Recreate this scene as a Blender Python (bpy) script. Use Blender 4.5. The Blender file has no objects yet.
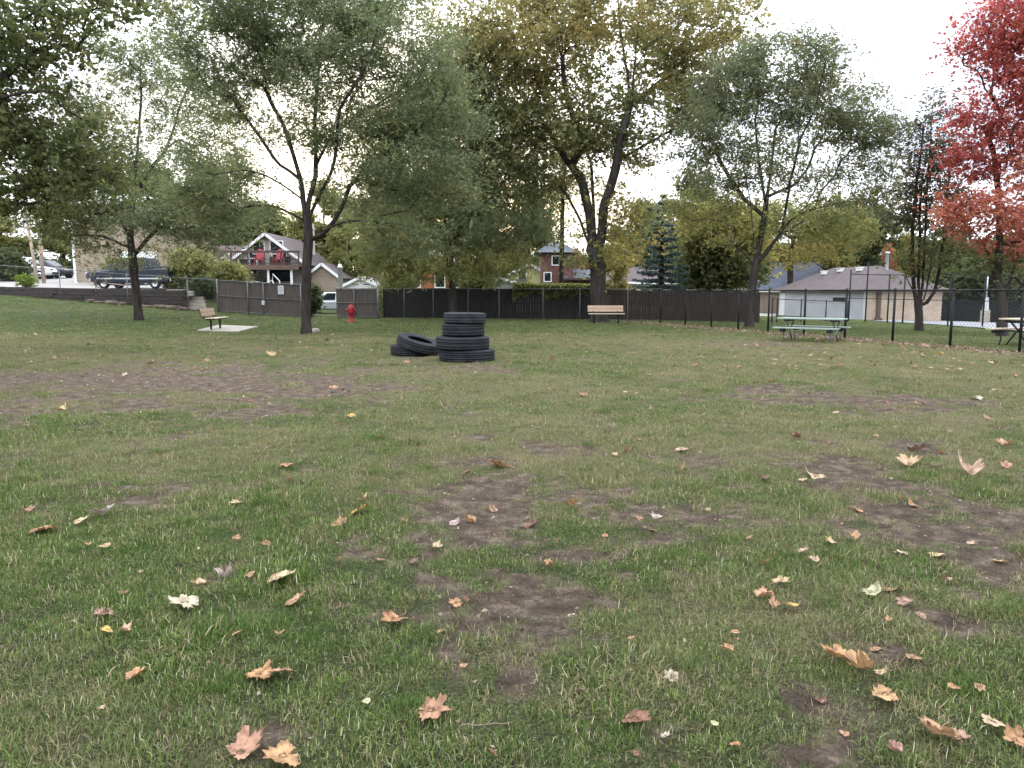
import bpy, bmesh, math, random
import numpy as np
from mathutils import Vector, Matrix, Euler

S = bpy.context.scene
COL = S.collection
rnd = random.Random(7)
R = math.radians

# ------------------------------------------------------------------ camera model
CAMH = 1.5
F = 769.0
TH = math.atan(94 / F)

def ray(px, py):
    a = (px - 512) / F
    b = -(py - 384) / F
    return Vector((a, math.cos(TH) + b * math.sin(TH), -math.sin(TH) + b * math.cos(TH)))

def P(px, py, Y):
    """point of the place that stands Y metres out, found from a picture position"""
    r = ray(px, py)
    t = Y / r.y
    return Vector((r.x * t, Y, CAMH + r.z * t))

def X(px, Y):
    return P(px, 290, Y).x

def sst(a, b, x):
    t = np.clip((x - a) / (b - a), 0, 1)
    return t * t * (3 - 2 * t)

WA, WB = (-31.0, 47.5), (-18.3, 43.5)
_wl = math.hypot(WB[0] - WA[0], WB[1] - WA[1])
WN = (-(WB[1] - WA[1]) / _wl, (WB[0] - WA[0]) / _wl)      # points away from the camera

def drive_z(y):
    return 1.52 + 0.054 * (np.minimum(y, 90) - 46)

def T(x, y):
    """height of the ground"""
    x = np.asarray(x, float); y = np.asarray(y, float)
    zl = 0.062 * np.maximum(0, np.minimum(-x, 60) - 12) * sst(28, 46, y)
    q = (x - 10) + 0.3 * (np.minimum(y, 95) - 30)
    zr = -0.03 * (np.sqrt(q * q + 4) + q) / 2 + 0.004
    zr = np.where(q < -12, 0, np.maximum(zr, -2.6)) * sst(15, 30, y)
    d = (x - WA[0]) * WN[0] + (y - WA[1]) * WN[1]
    b = sst(0.25, 1.6, d) * sst(-16.0, -18.6, x)
    z = zl + zr
    return z * (1 - b) + (drive_z(y) - 0.07) * b

def Tz(x, y):
    return float(T(x, y))

def G(px, py):
    """where the sight line of a picture position meets the ground"""
    r = ray(px, py)
    lo, hi = 0.5, 140.0
    f = lambda Y: CAMH + r.z / r.y * Y - Tz(r.x / r.y * Y, Y)
    Y = lo
    while Y < hi:
        if f(Y) < 0: break
        Y += 0.25
    a, b = Y - 0.25, Y
    for _ in range(30):
        m = (a + b) / 2
        if f(m) > 0: a = m
        else: b = m
    return Vector((r.x / r.y * b, b, Tz(r.x / r.y * b, b)))

# ------------------------------------------------------------------ numpy noise
def vnoise(x, y, sc, seed):
    x = np.asarray(x, float) / sc + seed * 17.13; y = np.asarray(y, float) / sc + seed * 9.71
    xi = np.floor(x).astype(np.int64); yi = np.floor(y).astype(np.int64)
    fx = x - xi; fy = y - yi
    fx = fx * fx * (3 - 2 * fx); fy = fy * fy * (3 - 2 * fy)
    def h(i, j):
        n = (i * 374761393 + j * 668265263 + seed * 974634533) & 0xffffffff
        n = ((n ^ (n >> 13)) * 1274126177) & 0xffffffff
        return ((n ^ (n >> 16)) & 0xffff) / 65535.0
    return (h(xi, yi) * (1 - fx) + h(xi + 1, yi) * fx) * (1 - fy) + (h(xi, yi + 1) * (1 - fx) + h(xi + 1, yi + 1) * fx) * fy

def fbm(x, y, sc, seed, o=4):
    s = 0; a = 1; t = 0
    for i in range(o):
        s = s + a * vnoise(x, y, sc / 2 ** i, seed + i); t += a; a *= .55
    return s / t

# ------------------------------------------------------------------ materials
def new_mat(name):
    m = bpy.data.materials.new(name); m.use_nodes = True
    nt = m.node_tree; nt.nodes.clear()
    return m, nt, nt.nodes, nt.links

def mat(name, col, col2=None, scale=8.0, rough=.7, metal=0.0, bump=0.0, bscale=None, stretch=(1, 1, 1), spec=.4, thr=(.35, .65)):
    m, nt, N, L = new_mat(name)
    out = N.new('ShaderNodeOutputMaterial'); b = N.new('ShaderNodeBsdfPrincipled')
    b.inputs['Roughness'].default_value = rough; b.inputs['Metallic'].default_value = metal
    b.inputs['Specular IOR Level'].default_value = spec
    L.new(b.outputs[0], out.inputs[0])
    tc = N.new('ShaderNodeTexCoord'); mp = N.new('ShaderNodeMapping'); mp.inputs['Scale'].default_value = stretch
    L.new(tc.outputs['Object'], mp.inputs[0])
    col2 = col2 or tuple(c * .72 for c in col)
    n = N.new('ShaderNodeTexNoise'); n.inputs['Scale'].default_value = scale; n.inputs['Detail'].default_value = 6
    L.new(mp.outputs[0], n.inputs['Vector'])
    r = N.new('ShaderNodeValToRGB'); e = r.color_ramp.elements
    e[0].position, e[1].position = thr; e[0].color = (*col, 1); e[1].color = (*col2, 1)
    L.new(n.outputs[0], r.inputs[0]); L.new(r.outputs[0], b.inputs['Base Color'])
    if bump:
        n2 = N.new('ShaderNodeTexNoise'); n2.inputs['Scale'].default_value = bscale or scale * 3; n2.inputs['Detail'].default_value = 4
        L.new(mp.outputs[0], n2.inputs['Vector'])
        bp = N.new('ShaderNodeBump'); bp.inputs['Strength'].default_value = bump; bp.inputs['Distance'].default_value = .03
        L.new(n2.outputs[0], bp.inputs['Height']); L.new(bp.outputs[0], b.inputs['Normal'])
    return m

def brick_mat(name, c1, c2, mortar, w, h, msize=.01, rough=.85, offset=.5, axis='xz'):
    m, nt, N, L = new_mat(name)
    out = N.new('ShaderNodeOutputMaterial'); b = N.new('ShaderNodeBsdfPrincipled'); b.inputs['Roughness'].default_value = rough
    b.inputs['Specular IOR Level'].default_value = .25
    L.new(b.outputs[0], out.inputs[0])
    tc = N.new('ShaderNodeTexCoord'); sp = N.new('ShaderNodeSeparateXYZ'); cb = N.new('ShaderNodeCombineXYZ')
    L.new(tc.outputs['Object'], sp.inputs[0])
    ad = N.new('ShaderNodeMath'); ad.operation = 'ADD'
    L.new(sp.outputs[0], ad.inputs[0]); L.new(sp.outputs[1], ad.inputs[1])
    L.new(ad.outputs[0], cb.inputs[0]); L.new(sp.outputs[2], cb.inputs[1])
    br = N.new('ShaderNodeTexBrick'); br.offset = offset
    br.inputs['Color1'].default_value = (*c1, 1); br.inputs['Color2'].default_value = (*c2, 1); br.inputs['Mortar'].default_value = (*mortar, 1)
    br.inputs['Scale'].default_value = 1; br.inputs['Brick Width'].default_value = w; br.inputs['Row Height'].default_value = h
    br.inputs['Mortar Size'].default_value = msize; br.inputs['Mortar Smooth'].default_value = .1
    L.new(cb.outputs[0], br.inputs['Vector'])
    n = N.new('ShaderNodeTexNoise'); n.inputs['Scale'].default_value = 1.3; n.inputs['Detail'].default_value = 5
    L.new(tc.outputs['Object'], n.inputs['Vector'])
    mr = N.new('ShaderNodeMapRange'); mr.inputs[3].default_value = .7; mr.inputs[4].default_value = 1.25
    L.new(n.outputs[0], mr.inputs[0])
    mx = N.new('ShaderNodeMix'); mx.data_type = 'RGBA'; mx.blend_type = 'MULTIPLY'; mx.inputs[0].default_value = 1
    L.new(br.outputs[0], mx.inputs[6]); L.new(mr.outputs[0], mx.inputs[7]); L.new(mx.outputs[2], b.inputs['Base Color'])
    bp = N.new('ShaderNodeBump'); bp.inputs['Strength'].default_value = .4; bp.inputs['Distance'].default_value = .01; bp.invert = True
    L.new(br.outputs[1], bp.inputs['Height']); L.new(bp.outputs[0], b.inputs['Normal'])
    return m

def leaf_mat(name, trans=.4, rough=.55):
    m, nt, N, L = new_mat(name)
    out = N.new('ShaderNodeOutputMaterial'); d = N.new('ShaderNodeBsdfPrincipled'); t = N.new('ShaderNodeBsdfTranslucent'); mx = N.new('ShaderNodeMixShader')
    at = N.new('ShaderNodeAttribute'); at.attribute_name = 'tint'
    d.inputs['Roughness'].default_value = rough; d.inputs['Specular IOR Level'].default_value = .15
    L.new(at.outputs['Color'], d.inputs['Base Color'])
    hs = N.new('ShaderNodeHueSaturation'); hs.inputs['Value'].default_value = 1.5; hs.inputs['Saturation'].default_value = 1.05
    L.new(at.outputs['Color'], hs.inputs['Color']); L.new(hs.outputs[0], t.inputs[0])
    mx.inputs[0].default_value = trans
    L.new(d.outputs[0], mx.inputs[1]); L.new(t.outputs[0], mx.inputs[2]); L.new(mx.outputs[0], out.inputs[0])
    return m

M = {}
M['leaf'] = leaf_mat('leaf', .5)
M['bark'] = mat('bark', (.026, .021, .019), (.055, .046, .04), 9, .95, bump=.8, bscale=30, stretch=(1, 1, .22), spec=.15)
M['bark_grey'] = mat('bark_grey', (.06, .053, .047), (.03, .026, .024), 7, .95, bump=.9, bscale=22, stretch=(1, 1, .2), spec=.15)
M['rubber'] = mat('rubber', (.005, .0055, .008), (.013, .0145, .018), 4, .7, bump=.15, bscale=40, spec=.28)
M['rubber_worn'] = mat('rubber_worn', (.009, .0098, .0125), (.024, .0255, .029), 5, .75, bump=.2, bscale=40, spec=.28)
M['black_metal'] = mat('black_metal', (.008, .0085, .009), (.016, .017, .018), 20, .6, spec=.2)
M['galv'] = mat('galvanised', (.17, .175, .18), (.12, .125, .13), 12, .6, metal=.3)
M['wood_tan'] = mat('wood_tan', (.46, .33, .24), (.36, .25, .18), 5, .75, bump=.2, stretch=(1, 12, 12))
M['wood_pale'] = mat('wood_pale', (.62, .5, .36), (.5, .4, .28), 5, .75, bump=.2, stretch=(1, 12, 12))
M['table_green'] = mat('table_green', (.27, .33, .285), (.20, .245, .21), 6, .55, stretch=(1, 9, 9))
M['red_paint'] = mat('red_paint', (.30, .014, .02), (.22, .01, .015), 12, .45, spec=.35)
M['red_plastic'] = mat('red_plastic', (.42, .04, .065), (.34, .03, .05), 5, .5)
M['concrete'] = mat('concrete', (.38, .34, .285), (.29, .26, .22), 5, .9, bump=.3, bscale=60)
M['asphalt'] = mat('asphalt', (.26, .26, .27), (.19, .19, .2), 1.2, .9, bump=.2, bscale=120)
M['drive'] = mat('drive_concrete', (.33, .31, .285), (.25, .235, .215), .9, .9, bump=.2, bscale=90)
M['white'] = mat('white_paint', (.78, .78, .76), (.66, .66, .64), 6, .55)
M['tan_wall'] = brick_mat('tan_siding', (.33, .265, .20), (.30, .24, .18), (.2, .16, .12), 6, .16, .012)
M['grey_wall'] = brick_mat('grey_block', (.50, .50, .52), (.46, .46, .48), (.36, .36, .38), .4, .2, .012)
M['tan_block'] = brick_mat('tan_block', (.50, .40, .30), (.45, .36, .27), (.36, .29, .22), .4, .2, .012)
M['red_brick'] = brick_mat('red_brick', (.15, .058, .045), (.11, .042, .034), (.14, .11, .10), .3, .1, .012)
M['rust_wall'] = brick_mat('rust_siding', (.30, .12, .06), (.26, .10, .05), (.25, .08, .04), 6, .18, .012)
M['yellow_wall'] = brick_mat('yellow_siding', (.55, .56, .26), (.52, .53, .24), (.4, .4, .17), 6, .15, .012)
M['grey_siding'] = brick_mat('grey_siding', (.36, .33, .30), (.33, .30, .27), (.22, .2, .18), 6, .16, .012)
M['shingle_brown'] = brick_mat('shingle_brown', (.16, .11, .105), (.12, .085, .085), (.07, .05, .05), .33, .09, .008)
M['shingle_grey'] = brick_mat('shingle_grey', (.10, .115, .125), (.075, .085, .095), (.04, .045, .05), .33, .09, .008)
M['shingle_mauve'] = brick_mat('shingle_mauve', (.122, .096, .094), (.10, .080, .079), (.06, .048, .048), .33, .09, .008)
M['shingle_blue'] = brick_mat('shingle_blue', (.13, .14, .18), (.10, .11, .145), (.06, .065, .08), .33, .09, .008)
M['deck_wood'] = mat('deck_wood', (.13, .085, .065), (.09, .06, .045), 6, .8, bump=.2, stretch=(1, 9, 9))
M['rail_wood'] = mat('rail_wood', (.08, .05, .042), (.055, .035, .03), 6, .8)
M['fence_dark'] = mat('fence_dark', (.024, .020, .0195), (.014, .012, .0125), 3.0, .9, bump=.3, stretch=(6, 6, .5), bscale=12)
M['fence_brown'] = mat('fence_brown', (.055, .041, .034), (.03, .023, .02), 3.0, .9, bump=.3, stretch=(6, 6, .5), bscale=12)
M['fence_grey'] = mat('fence_grey', (.115, .095, .084), (.072, .06, .054), 3.0, .9, bump=.3, stretch=(6, 6, .5), bscale=12)
M['timber'] = mat('timber', (.06, .046, .038), (.024, .02, .019), 3.5, .95, bump=.5, stretch=(.6, 3, 5))
M['log'] = mat('log', (.20, .15, .11), (.10, .08, .06), 6, .9, bump=.5)
M['log_end'] = mat('log_end', (.5, .4, .29), (.38, .29, .2), 20, .85)
M['glass'] = mat('window_glass', (.008, .01, .012), (.015, .018, .022), 2, .12, spec=.3)
M['chrome'] = mat('chrome', (.6, .6, .6), (.5, .5, .5), 5, .2, metal=1)
M['car_blue'] = mat('car_blue', (.012, .018, .03), (.011, .016, .027), 2, .3, spec=.4)
M['car_dark'] = mat('car_dark', (.02, .022, .03), (.024, .026, .035), 2, .25, spec=.6)
M['car_silver'] = mat('car_silver', (.5, .52, .54), (.46, .48, .5), 2, .3, metal=.3)
M['pole_wood'] = mat('pole_wood', (.40, .32, .26), (.28, .22, .18), 4, .9, bump=.4, stretch=(5, 5, .4))
M['chimney'] = brick_mat('chimney_brick', (.5, .42, .36), (.42, .35, .3), (.5, .46, .42), .22, .08, .012)
M['sign'] = mat('sign_face', (.66, .68, .7), (.6, .62, .64), 15, .5)
M['vent_metal'] = mat('vent_metal', (.55, .56, .58), (.45, .46, .48), 8, .4, metal=.5)

# ------------------------------------------------------------------ object helpers
def link(o):
    COL.objects.link(o); return o

def tag(o, label=None, cat=None, group=None, kind=None):
    if label: o['label'] = label
    if cat: o['category'] = cat
    if group: o['group'] = group
    if kind: o['kind'] = kind
    return o

def thing(name, label, cat, loc=(0, 0, 0), rz=0, group=None):
    o = bpy.data.objects.new(name, None); link(o)
    o.location = loc; o.rotation_euler = (0, 0, rz); o.empty_display_size = .3
    return tag(o, label, cat, group)

class MB:
    def __init__(s): s.v = []; s.f = []; s.m = []; s.sm = []
    def add(s, vs, fs, mi=0, smooth=False):
        n = len(s.v); s.v.extend([tuple(v) for v in vs])
        for f in fs:
            s.f.append([i + n for i in f]); s.m.append(mi); s.sm.append(smooth)
        return s
    def box(s, c, d, rot=None, mi=0, taper=1.0):
        x, y, z = d[0] / 2, d[1] / 2, d[2] / 2
        vs = [Vector((a * x * (taper if k > 0 else 1), b * y * (taper if k > 0 else 1), k * z)) for k in (-1, 1) for b in (-1, 1) for a in (-1, 1)]
        if rot is not None: vs = [rot @ v for v in vs]
        vs = [v + Vector(c) for v in vs]
        return s.add(vs, [(0, 2, 3, 1), (4, 5, 7, 6), (0, 1, 5, 4), (1, 3, 7, 5), (3, 2, 6, 7), (2, 0, 4, 6)], mi)
    def bar(s, p, q, w, h, mi=0, up=(0, 0, 1)):
        p, q = Vector(p), Vector(q); d = q - p; l = d.length; d.normalize()
        u = Vector(up)
        if abs(d.dot(u)) > .98: u = Vector((0, 1, 0))
        r = d.cross(u).normalized(); u = r.cross(d)
        return s.box((p + q) / 2, (w, l, h), Matrix((r, d, u)).transposed(), mi)
    def tube(s, pts, rad, k=8, mi=0, cap=True, smooth=True):
        pts = [Vector(p) for p in pts]
        if not hasattr(rad, '__len__'): rad = [rad] * len(pts)
        vs = []; prev = None
        for i, p in enumerate(pts):
            t = (pts[min(i + 1, len(pts) - 1)] - pts[max(i - 1, 0)]).normalized()
            if prev is None:
                a = Vector((1, 0, 0)) if abs(t.x) < .8 else Vector((0, 1, 0))
                n = t.cross(a).normalized()
            else:
                n = (prev - t * prev.dot(t)).normalized()
            prev = n; b = t.cross(n)
            for j in range(k):
                a = 2 * math.pi * j / k
                vs.append(p + (n * math.cos(a) + b * math.sin(a)) * rad[i])
        fs = [(i * k + j, i * k + (j + 1) % k, (i + 1) * k + (j + 1) % k, (i + 1) * k + j) for i in range(len(pts) - 1) for j in range(k)]
        s.add(vs, fs, mi, smooth)
        if cap:
            n = len(s.v) - len(vs)
            s.f.append([n + j for j in range(k)][::-1]); s.m.append(mi); s.sm.append(False)
            s.f.append([n + (len(pts) - 1) * k + j for j in range(k)]); s.m.append(mi); s.sm.append(False)
        return s
    def lathe(s, prof, k=24, c=(0, 0, 0), rot=None, mi=0, smooth=True, close=False):
        vs = []
        for r, z in prof:
            for j in range(k):
                a = 2 * math.pi * j / k
                v = Vector((r * math.cos(a), r * math.sin(a), z))
                if rot is not None: v = rot @ v
                vs.append(v + Vector(c))
        n = len(prof); fs = []
        for i in range(n if close else n - 1):
            i2 = (i + 1) % n
            for j in range(k):
                fs.append((i * k + j, i * k + (j + 1) % k, i2 * k + (j + 1) % k, i2 * k + j))
        return s.add(vs, fs, mi, smooth)
    def prism(s, poly, y0, y1, mi=0, inset=0.0):
        """polygon in xz extruded along y"""
        n = len(poly)
        vs = [(x, y0, z) for x, z in poly] + [(x, y1, z) for x, z in poly]
        fs = [list(range(n)), list(range(2 * n - 1, n - 1, -1))] + [(i, i + n, (i + 1) % n + n, (i + 1) % n) for i in range(n)]
        return s.add(vs, fs, mi)
    def build(s, name, m, parent=None, loc=None, bevel=0.0, rz=None):
        me = bpy.data.meshes.new(name); me.from_pydata(s.v, [], s.f); me.update()
        for mm in (m if isinstance(m, (list, tuple)) else [m]): me.materials.append(M[mm] if isinstance(mm, str) else mm)
        me.polygons.foreach_set('material_index', s.m); me.polygons.foreach_set('use_smooth', s.sm)
        bm = bmesh.new(); bm.from_mesh(me); bmesh.ops.recalc_face_normals(bm, faces=bm.faces); bm.to_mesh(me); bm.free()
        o = bpy.data.objects.new(name, me); link(o)
        if parent is not None: o.parent = parent
        if loc is not None: o.location = loc
        if rz is not None: o.rotation_euler = (0, 0, rz)
        if bevel:
            b = o.modifiers.new('bevel', 'BEVEL'); b.width = bevel; b.segments = 2; b.limit_method = 'ANGLE'; b.angle_limit = R(40)
        return o

def copy_tree(o, parent=None):
    c = o.copy(); COL.objects.link(c)
    if parent is not None: c.parent = parent
    for ch in [k for k in COL.objects if k.parent == o]: copy_tree(ch, c)
    return c

def quick_mesh(name, verts, faces, m, tint=None, smooth=False):
    me = bpy.data.meshes.new(name)
    nv, nf, k = len(verts), len(faces), faces.shape[1]
    me.vertices.add(nv); me.vertices.foreach_set('co', np.ascontiguousarray(verts, np.float32).ravel())
    me.loops.add(nf * k); me.loops.foreach_set('vertex_index', np.ascontiguousarray(faces, np.int32).ravel())
    me.polygons.add(nf); me.polygons.foreach_set('loop_start', np.arange(0, nf * k, k, dtype=np.int32))
    try: me.polygons.foreach_set('loop_total', np.full(nf, k, np.int32))
    except Exception: pass
    me.materials.append(M[m] if isinstance(m, str) else m)
    me.update(calc_edges=True)
    if smooth: me.polygons.foreach_set('use_smooth', np.ones(nf, bool))
    if tint is not None:
        a = me.attributes.new('tint', 'FLOAT_COLOR', 'POINT')
        c = np.ones((nv, 4), np.float32); c[:, :3] = tint
        a.data.foreach_set('color', c.ravel())
    return me

# ------------------------------------------------------------------ trees
def leaf_quads(c, L, W, rng, droop=0.0, flat=.5, axis=None):
    n = len(c)
    a = rng.normal(size=(n, 3)) if axis is None else axis + rng.normal(size=(n, 3)) * .55
    a[:, 2] *= flat; a[:, 2] -= droop
    a /= np.linalg.norm(a, axis=1)[:, None] + 1e-9
    q = rng.normal(size=(n, 3)); b = np.cross(a, q); b /= np.linalg.norm(b, axis=1)[:, None] + 1e-9
    nn = np.cross(a, b)
    s = np.exp(rng.normal(0, .28, size=(n, 1)))
    L_ = L * s / 2; W_ = W * s / 2
    fold = nn * W_ * .35
    v = np.stack([c - a * L_, c + b * W_ + fold - a * L_ * .1, c + a * L_, c - b * W_ + fold - a * L_ * .1], 1).reshape(-1, 3)
    f = np.arange(4 * n).reshape(-1, 4)
    return v, f

def catmull(pts, step):
    pts = [Vector(p) for p in pts]
    if len(pts) == 2: ext = [pts[0] * 2 - pts[1]] + pts + [pts[1] * 2 - pts[0]]
    else: ext = [pts[0] * 2 - pts[1]] + pts + [pts[-1] * 2 - pts[-2]]
    out = [pts[0]]
    for i in range(1, len(ext) - 2):
        p0, p1, p2, p3 = ext[i - 1:i + 3]
        n = max(1, int(round((p2 - p1).length / step)))
        for k in range(1, n + 1):
            t = k / n
            out.append(.5 * ((2 * p1) + (p2 - p0) * t + (2 * p0 - 5 * p1 + 4 * p2 - p3) * t * t + (3 * p1 - p0 - 3 * p2 + p3) * t ** 3))
    return out

def grow(base, limbs, attr, r_base, rng, step=.4, tip=.007, minh=1.5, pl=.12):
    """skeleton: the given limbs, then every attraction point is joined to the nearest suitable branch"""
    cap = 60000
    Pn = np.zeros((cap, 3)); par = np.full(cap, -1, int); dr = np.zeros((cap, 3)); plen = np.zeros(cap); n = 0
    base = np.array(base)
    def push(p, q):
        nonlocal n
        Pn[n] = p; par[n] = q
        if q >= 0:
            d = p - Pn[q]; l = np.linalg.norm(d); dr[n] = d / (l + 1e-9); plen[n] = plen[q] + l
        else: dr[n] = (0, 0, 1)
        n += 1; return n - 1
    for li, l in enumerate(limbs):
        pts = catmull(l, step)
        if li == 0:
            q = push(np.array(pts[0]), -1)
        else:
            s0 = np.array(pts[0]); q = int(np.argmin(np.linalg.norm(Pn[:n] - s0, axis=1)))
        for k, p in enumerate(pts[1:]):
            p = np.array(p) + rng.normal(size=3) * .012 * (k > 1)
            q = push(p, q)
    ends = []
    A = np.array(attr)
    d0 = np.array([np.min(np.linalg.norm(Pn[:n] - a, axis=1)) for a in A])
    for i in np.argsort(d0):
        a = A[i]
        v = a - Pn[:n]; d = np.linalg.norm(v, axis=1) + 1e-6
        ca = (v * dr[:n]).sum(1) / d
        cost = d * (1 + .55 * (1 - ca)) + pl * plen[:n] + (Pn[:n, 2] < base[2] + minh) * 50
        q = int(np.argmin(cost))
        p0 = Pn[q].copy(); L = d[q]; k = max(2, int(math.ceil(L / .45)))
        ctrl = p0 + dr[q] * L * .38 + np.array([0, 0, .10 * L])
        for j in range(1, k + 1):
            t = j / k
            p = (1 - t) ** 2 * p0 + 2 * t * (1 - t) * ctrl + t * t * a
            if j < k: p = p + rng.normal(size=3) * .035
            if n >= cap - 2: break
            q = push(p, q)
        ends.append(q)
    acc = np.zeros(n); e = 2.25; kids = np.zeros(n, int)
    r = np.zeros(n)
    for i in range(n - 1, -1, -1):
        r[i] = max(acc[i], tip ** e) ** (1 / e)
        if par[i] >= 0: acc[par[i]] += r[i] ** e + (tip * .35) ** e; kids[par[i]] += 1
    if r[0] > tip * 1.2:
        pw = math.log(r_base / tip) / math.log(r[0] / tip)
        r = tip * (r / tip) ** pw
    h = Pn[:n, 2] - base[2]
    r *= 1 + .45 * np.clip(1 - h / .5, 0, 1) ** 2 * (plen[:n] < 1.2)
    return Pn[:n].copy(), par[:n].copy(), r, ends

def branch_mesh(name, Pn, par, r, origin, m, rng):
    n = len(Pn); ch = [[] for _ in range(n)]
    for i in range(1, n):
        if par[i] >= 0: ch[par[i]].append(i)
    V = []; Fc = []; nv = 0
    starts = [(0, -1)]
    while starts:
        i, p = starts.pop()
        chain = [i]
        while ch[chain[-1]]:
            c = sorted(ch[chain[-1]], key=lambda k: -r[k])
            for o in c[1:]: starts.append((o, chain[-1]))
            chain.append(c[0])
        pts = Pn[chain]; rr = r[chain]
        if p >= 0:
            pts = np.vstack([Pn[p], pts]); rr = np.concatenate([[min(rr[0] * 1.15, r[p] * .9)], rr])
        if len(pts) < 2: continue
        k = 14 if rr[0] > .1 else 8 if rr[0] > .04 else 5 if rr[0] > .018 else 3
        t = np.gradient(pts, axis=0); t /= np.linalg.norm(t, axis=1)[:, None] + 1e-9
        a = np.array([1., 0, 0]) if abs(t[0, 0]) < .8 else np.array([0, 1., 0])
        nn = np.cross(t[0], a); nn /= np.linalg.norm(nn)
        ang = np.arange(k) * 2 * math.pi / k
        ridge = 1 + (.07 * np.sin(ang * 3 + i) + .05 * np.sin(ang * 5 + 2 * i)) * (k == 14)
        for j in range(len(pts)):
            nn = nn - t[j] * nn.dot(t[j]); nn /= np.linalg.norm(nn) + 1e-9
            b = np.cross(t[j], nn)
            V.append(pts[j] + (np.cos(ang)[:, None] * nn + np.sin(ang)[:, None] * b) * (rr[j] * ridge)[:, None])
        idx = nv + np.arange(len(pts) * k).reshape(-1, k)
        nx = np.roll(idx, -1, axis=1)
        Fc.append(np.stack([idx[:-1], nx[:-1], nx[1:], idx[1:]], -1).reshape(-1, 4))
        nv += len(pts) * k
    V = np.vstack(V) - np.array(origin); Fc = np.vstack(Fc)
    return quick_mesh(name, V, Fc, m, smooth=True)

def pick_cols(n, pal, rng):
    cs = np.array([p[0] for p in pal]); w = np.array([p[1] for p in pal], float); w /= w.sum()
    return cs[rng.choice(len(cs), n, p=w)]

def tree(name, label, cat, base, limbs, lobes, n_pts, per, leaf, sig, r_base, seed, pal, bark='bark', droop=.25, flat=.6, group=None,
         minh=1.6, along=.3, pl=.12, tip=.007, mindist=.0, spray=(6, .34)):
    """lobes: (centre, (rx,ry,rz), density, palette or None)"""
    rng = np.random.default_rng(seed)
    base = Vector(base)
    wts = np.array([l[1][0] * l[1][1] * l[1][2] for l in lobes]) ** .8 * np.array([l[2] for l in lobes]); wts /= wts.sum()
    A = []; pals = []
    for l, w in zip(lobes, wts):
        k = max(2, int(round(n_pts * w)))
        u = rng.normal(size=(k, 3)); u /= np.linalg.norm(u, axis=1)[:, None]
        u *= (rng.uniform(.12, 1, size=(k, 1)) ** (1 / 2.6))
        pts = np.array(l[0]) + u * np.array(l[1])
        A.append(pts); pals += [l[3] or pal] * k
    A = np.vstack(A)
    ok = A[:, 2] > base.z + minh * .8
    A = A[ok]; pals = [p for p, o in zip(pals, ok) if o]
    Pn, par, r, ends = grow(base, limbs, A, r_base, rng, minh=minh, pl=pl, tip=tip)
    root = thing(name, label, cat, base, group=group)
    tm = branch_mesh('trunk', Pn, par, r, base, bark, rng)
    t = bpy.data.objects.new('trunk', tm); link(t); t.parent = root
    # leaves
    cnt = rng.poisson(per, len(A))
    cnt = (cnt * rng.choice([.35, .8, 1.0, 1.5], len(A))).astype(int)
    idx = np.repeat(np.arange(len(A)), cnt)
    c = A[idx] + rng.normal(size=(len(idx), 3)) * np.array(sig)
    # some leaves sit along thin branches
    thin = np.where((r < tip * 4.5) & (Pn[:, 2] > base.z + minh))[0]
    if along > 0 and len(thin):
        k = int(len(c) * along); ii = rng.choice(thin, k)
        c2 = Pn[ii] + rng.normal(size=(k, 3)) * np.array(sig) * .4
        near = np.array([int(np.argmin(((A - p) ** 2).sum(1))) for p in Pn[thin]]); lut = dict(zip(thin, near))
        idx = np.concatenate([idx, [lut[i] for i in ii]]); c = np.vstack([c, c2])
    # leaves grow in sprays: several along one short drooping twig
    ns = spray[0]; keep = rng.permutation(len(c))[:max(1, len(c) // ns)]; c = c[keep]; idx = idx[keep]
    ax = rng.normal(size=(len(c), 3)); ax[:, 2] = ax[:, 2] * .45 - droop; ax /= np.linalg.norm(ax, axis=1)[:, None]
    c = np.repeat(c, ns, axis=0); idx = np.repeat(idx, ns); ax = np.repeat(ax, ns, axis=0)
    c = c + ax * (rng.uniform(-.5, .5, size=(len(c), 1)) * spray[1]) + rng.normal(size=c.shape) * spray[1] * .16
    v, f = leaf_quads(c - np.array(base), leaf[0], leaf[1], rng, droop, flat, ax)
    cc = np.zeros((len(A), 3))
    for i, p in enumerate(pals): cc[i] = pick_cols(1, p, rng)[0]
    own = np.zeros((len(c), 3))
    pid = {}
    for i, p in enumerate(pals): pid.setdefault(id(p), [p, []])[1].append(i)
    for p, ids in pid.values():
        msk = np.isin(idx, ids); own[msk] = pick_cols(int(msk.sum()), p, rng)
    col = (cc[idx] * .55 + own * .45) * rng.uniform(.7, 1.3, size=(len(c), 1))
    me = quick_mesh('crown', v, f, 'leaf', np.repeat(col, 4, axis=0))
    o = bpy.data.objects.new('crown', me); link(o); o.parent = root
    return root

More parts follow.
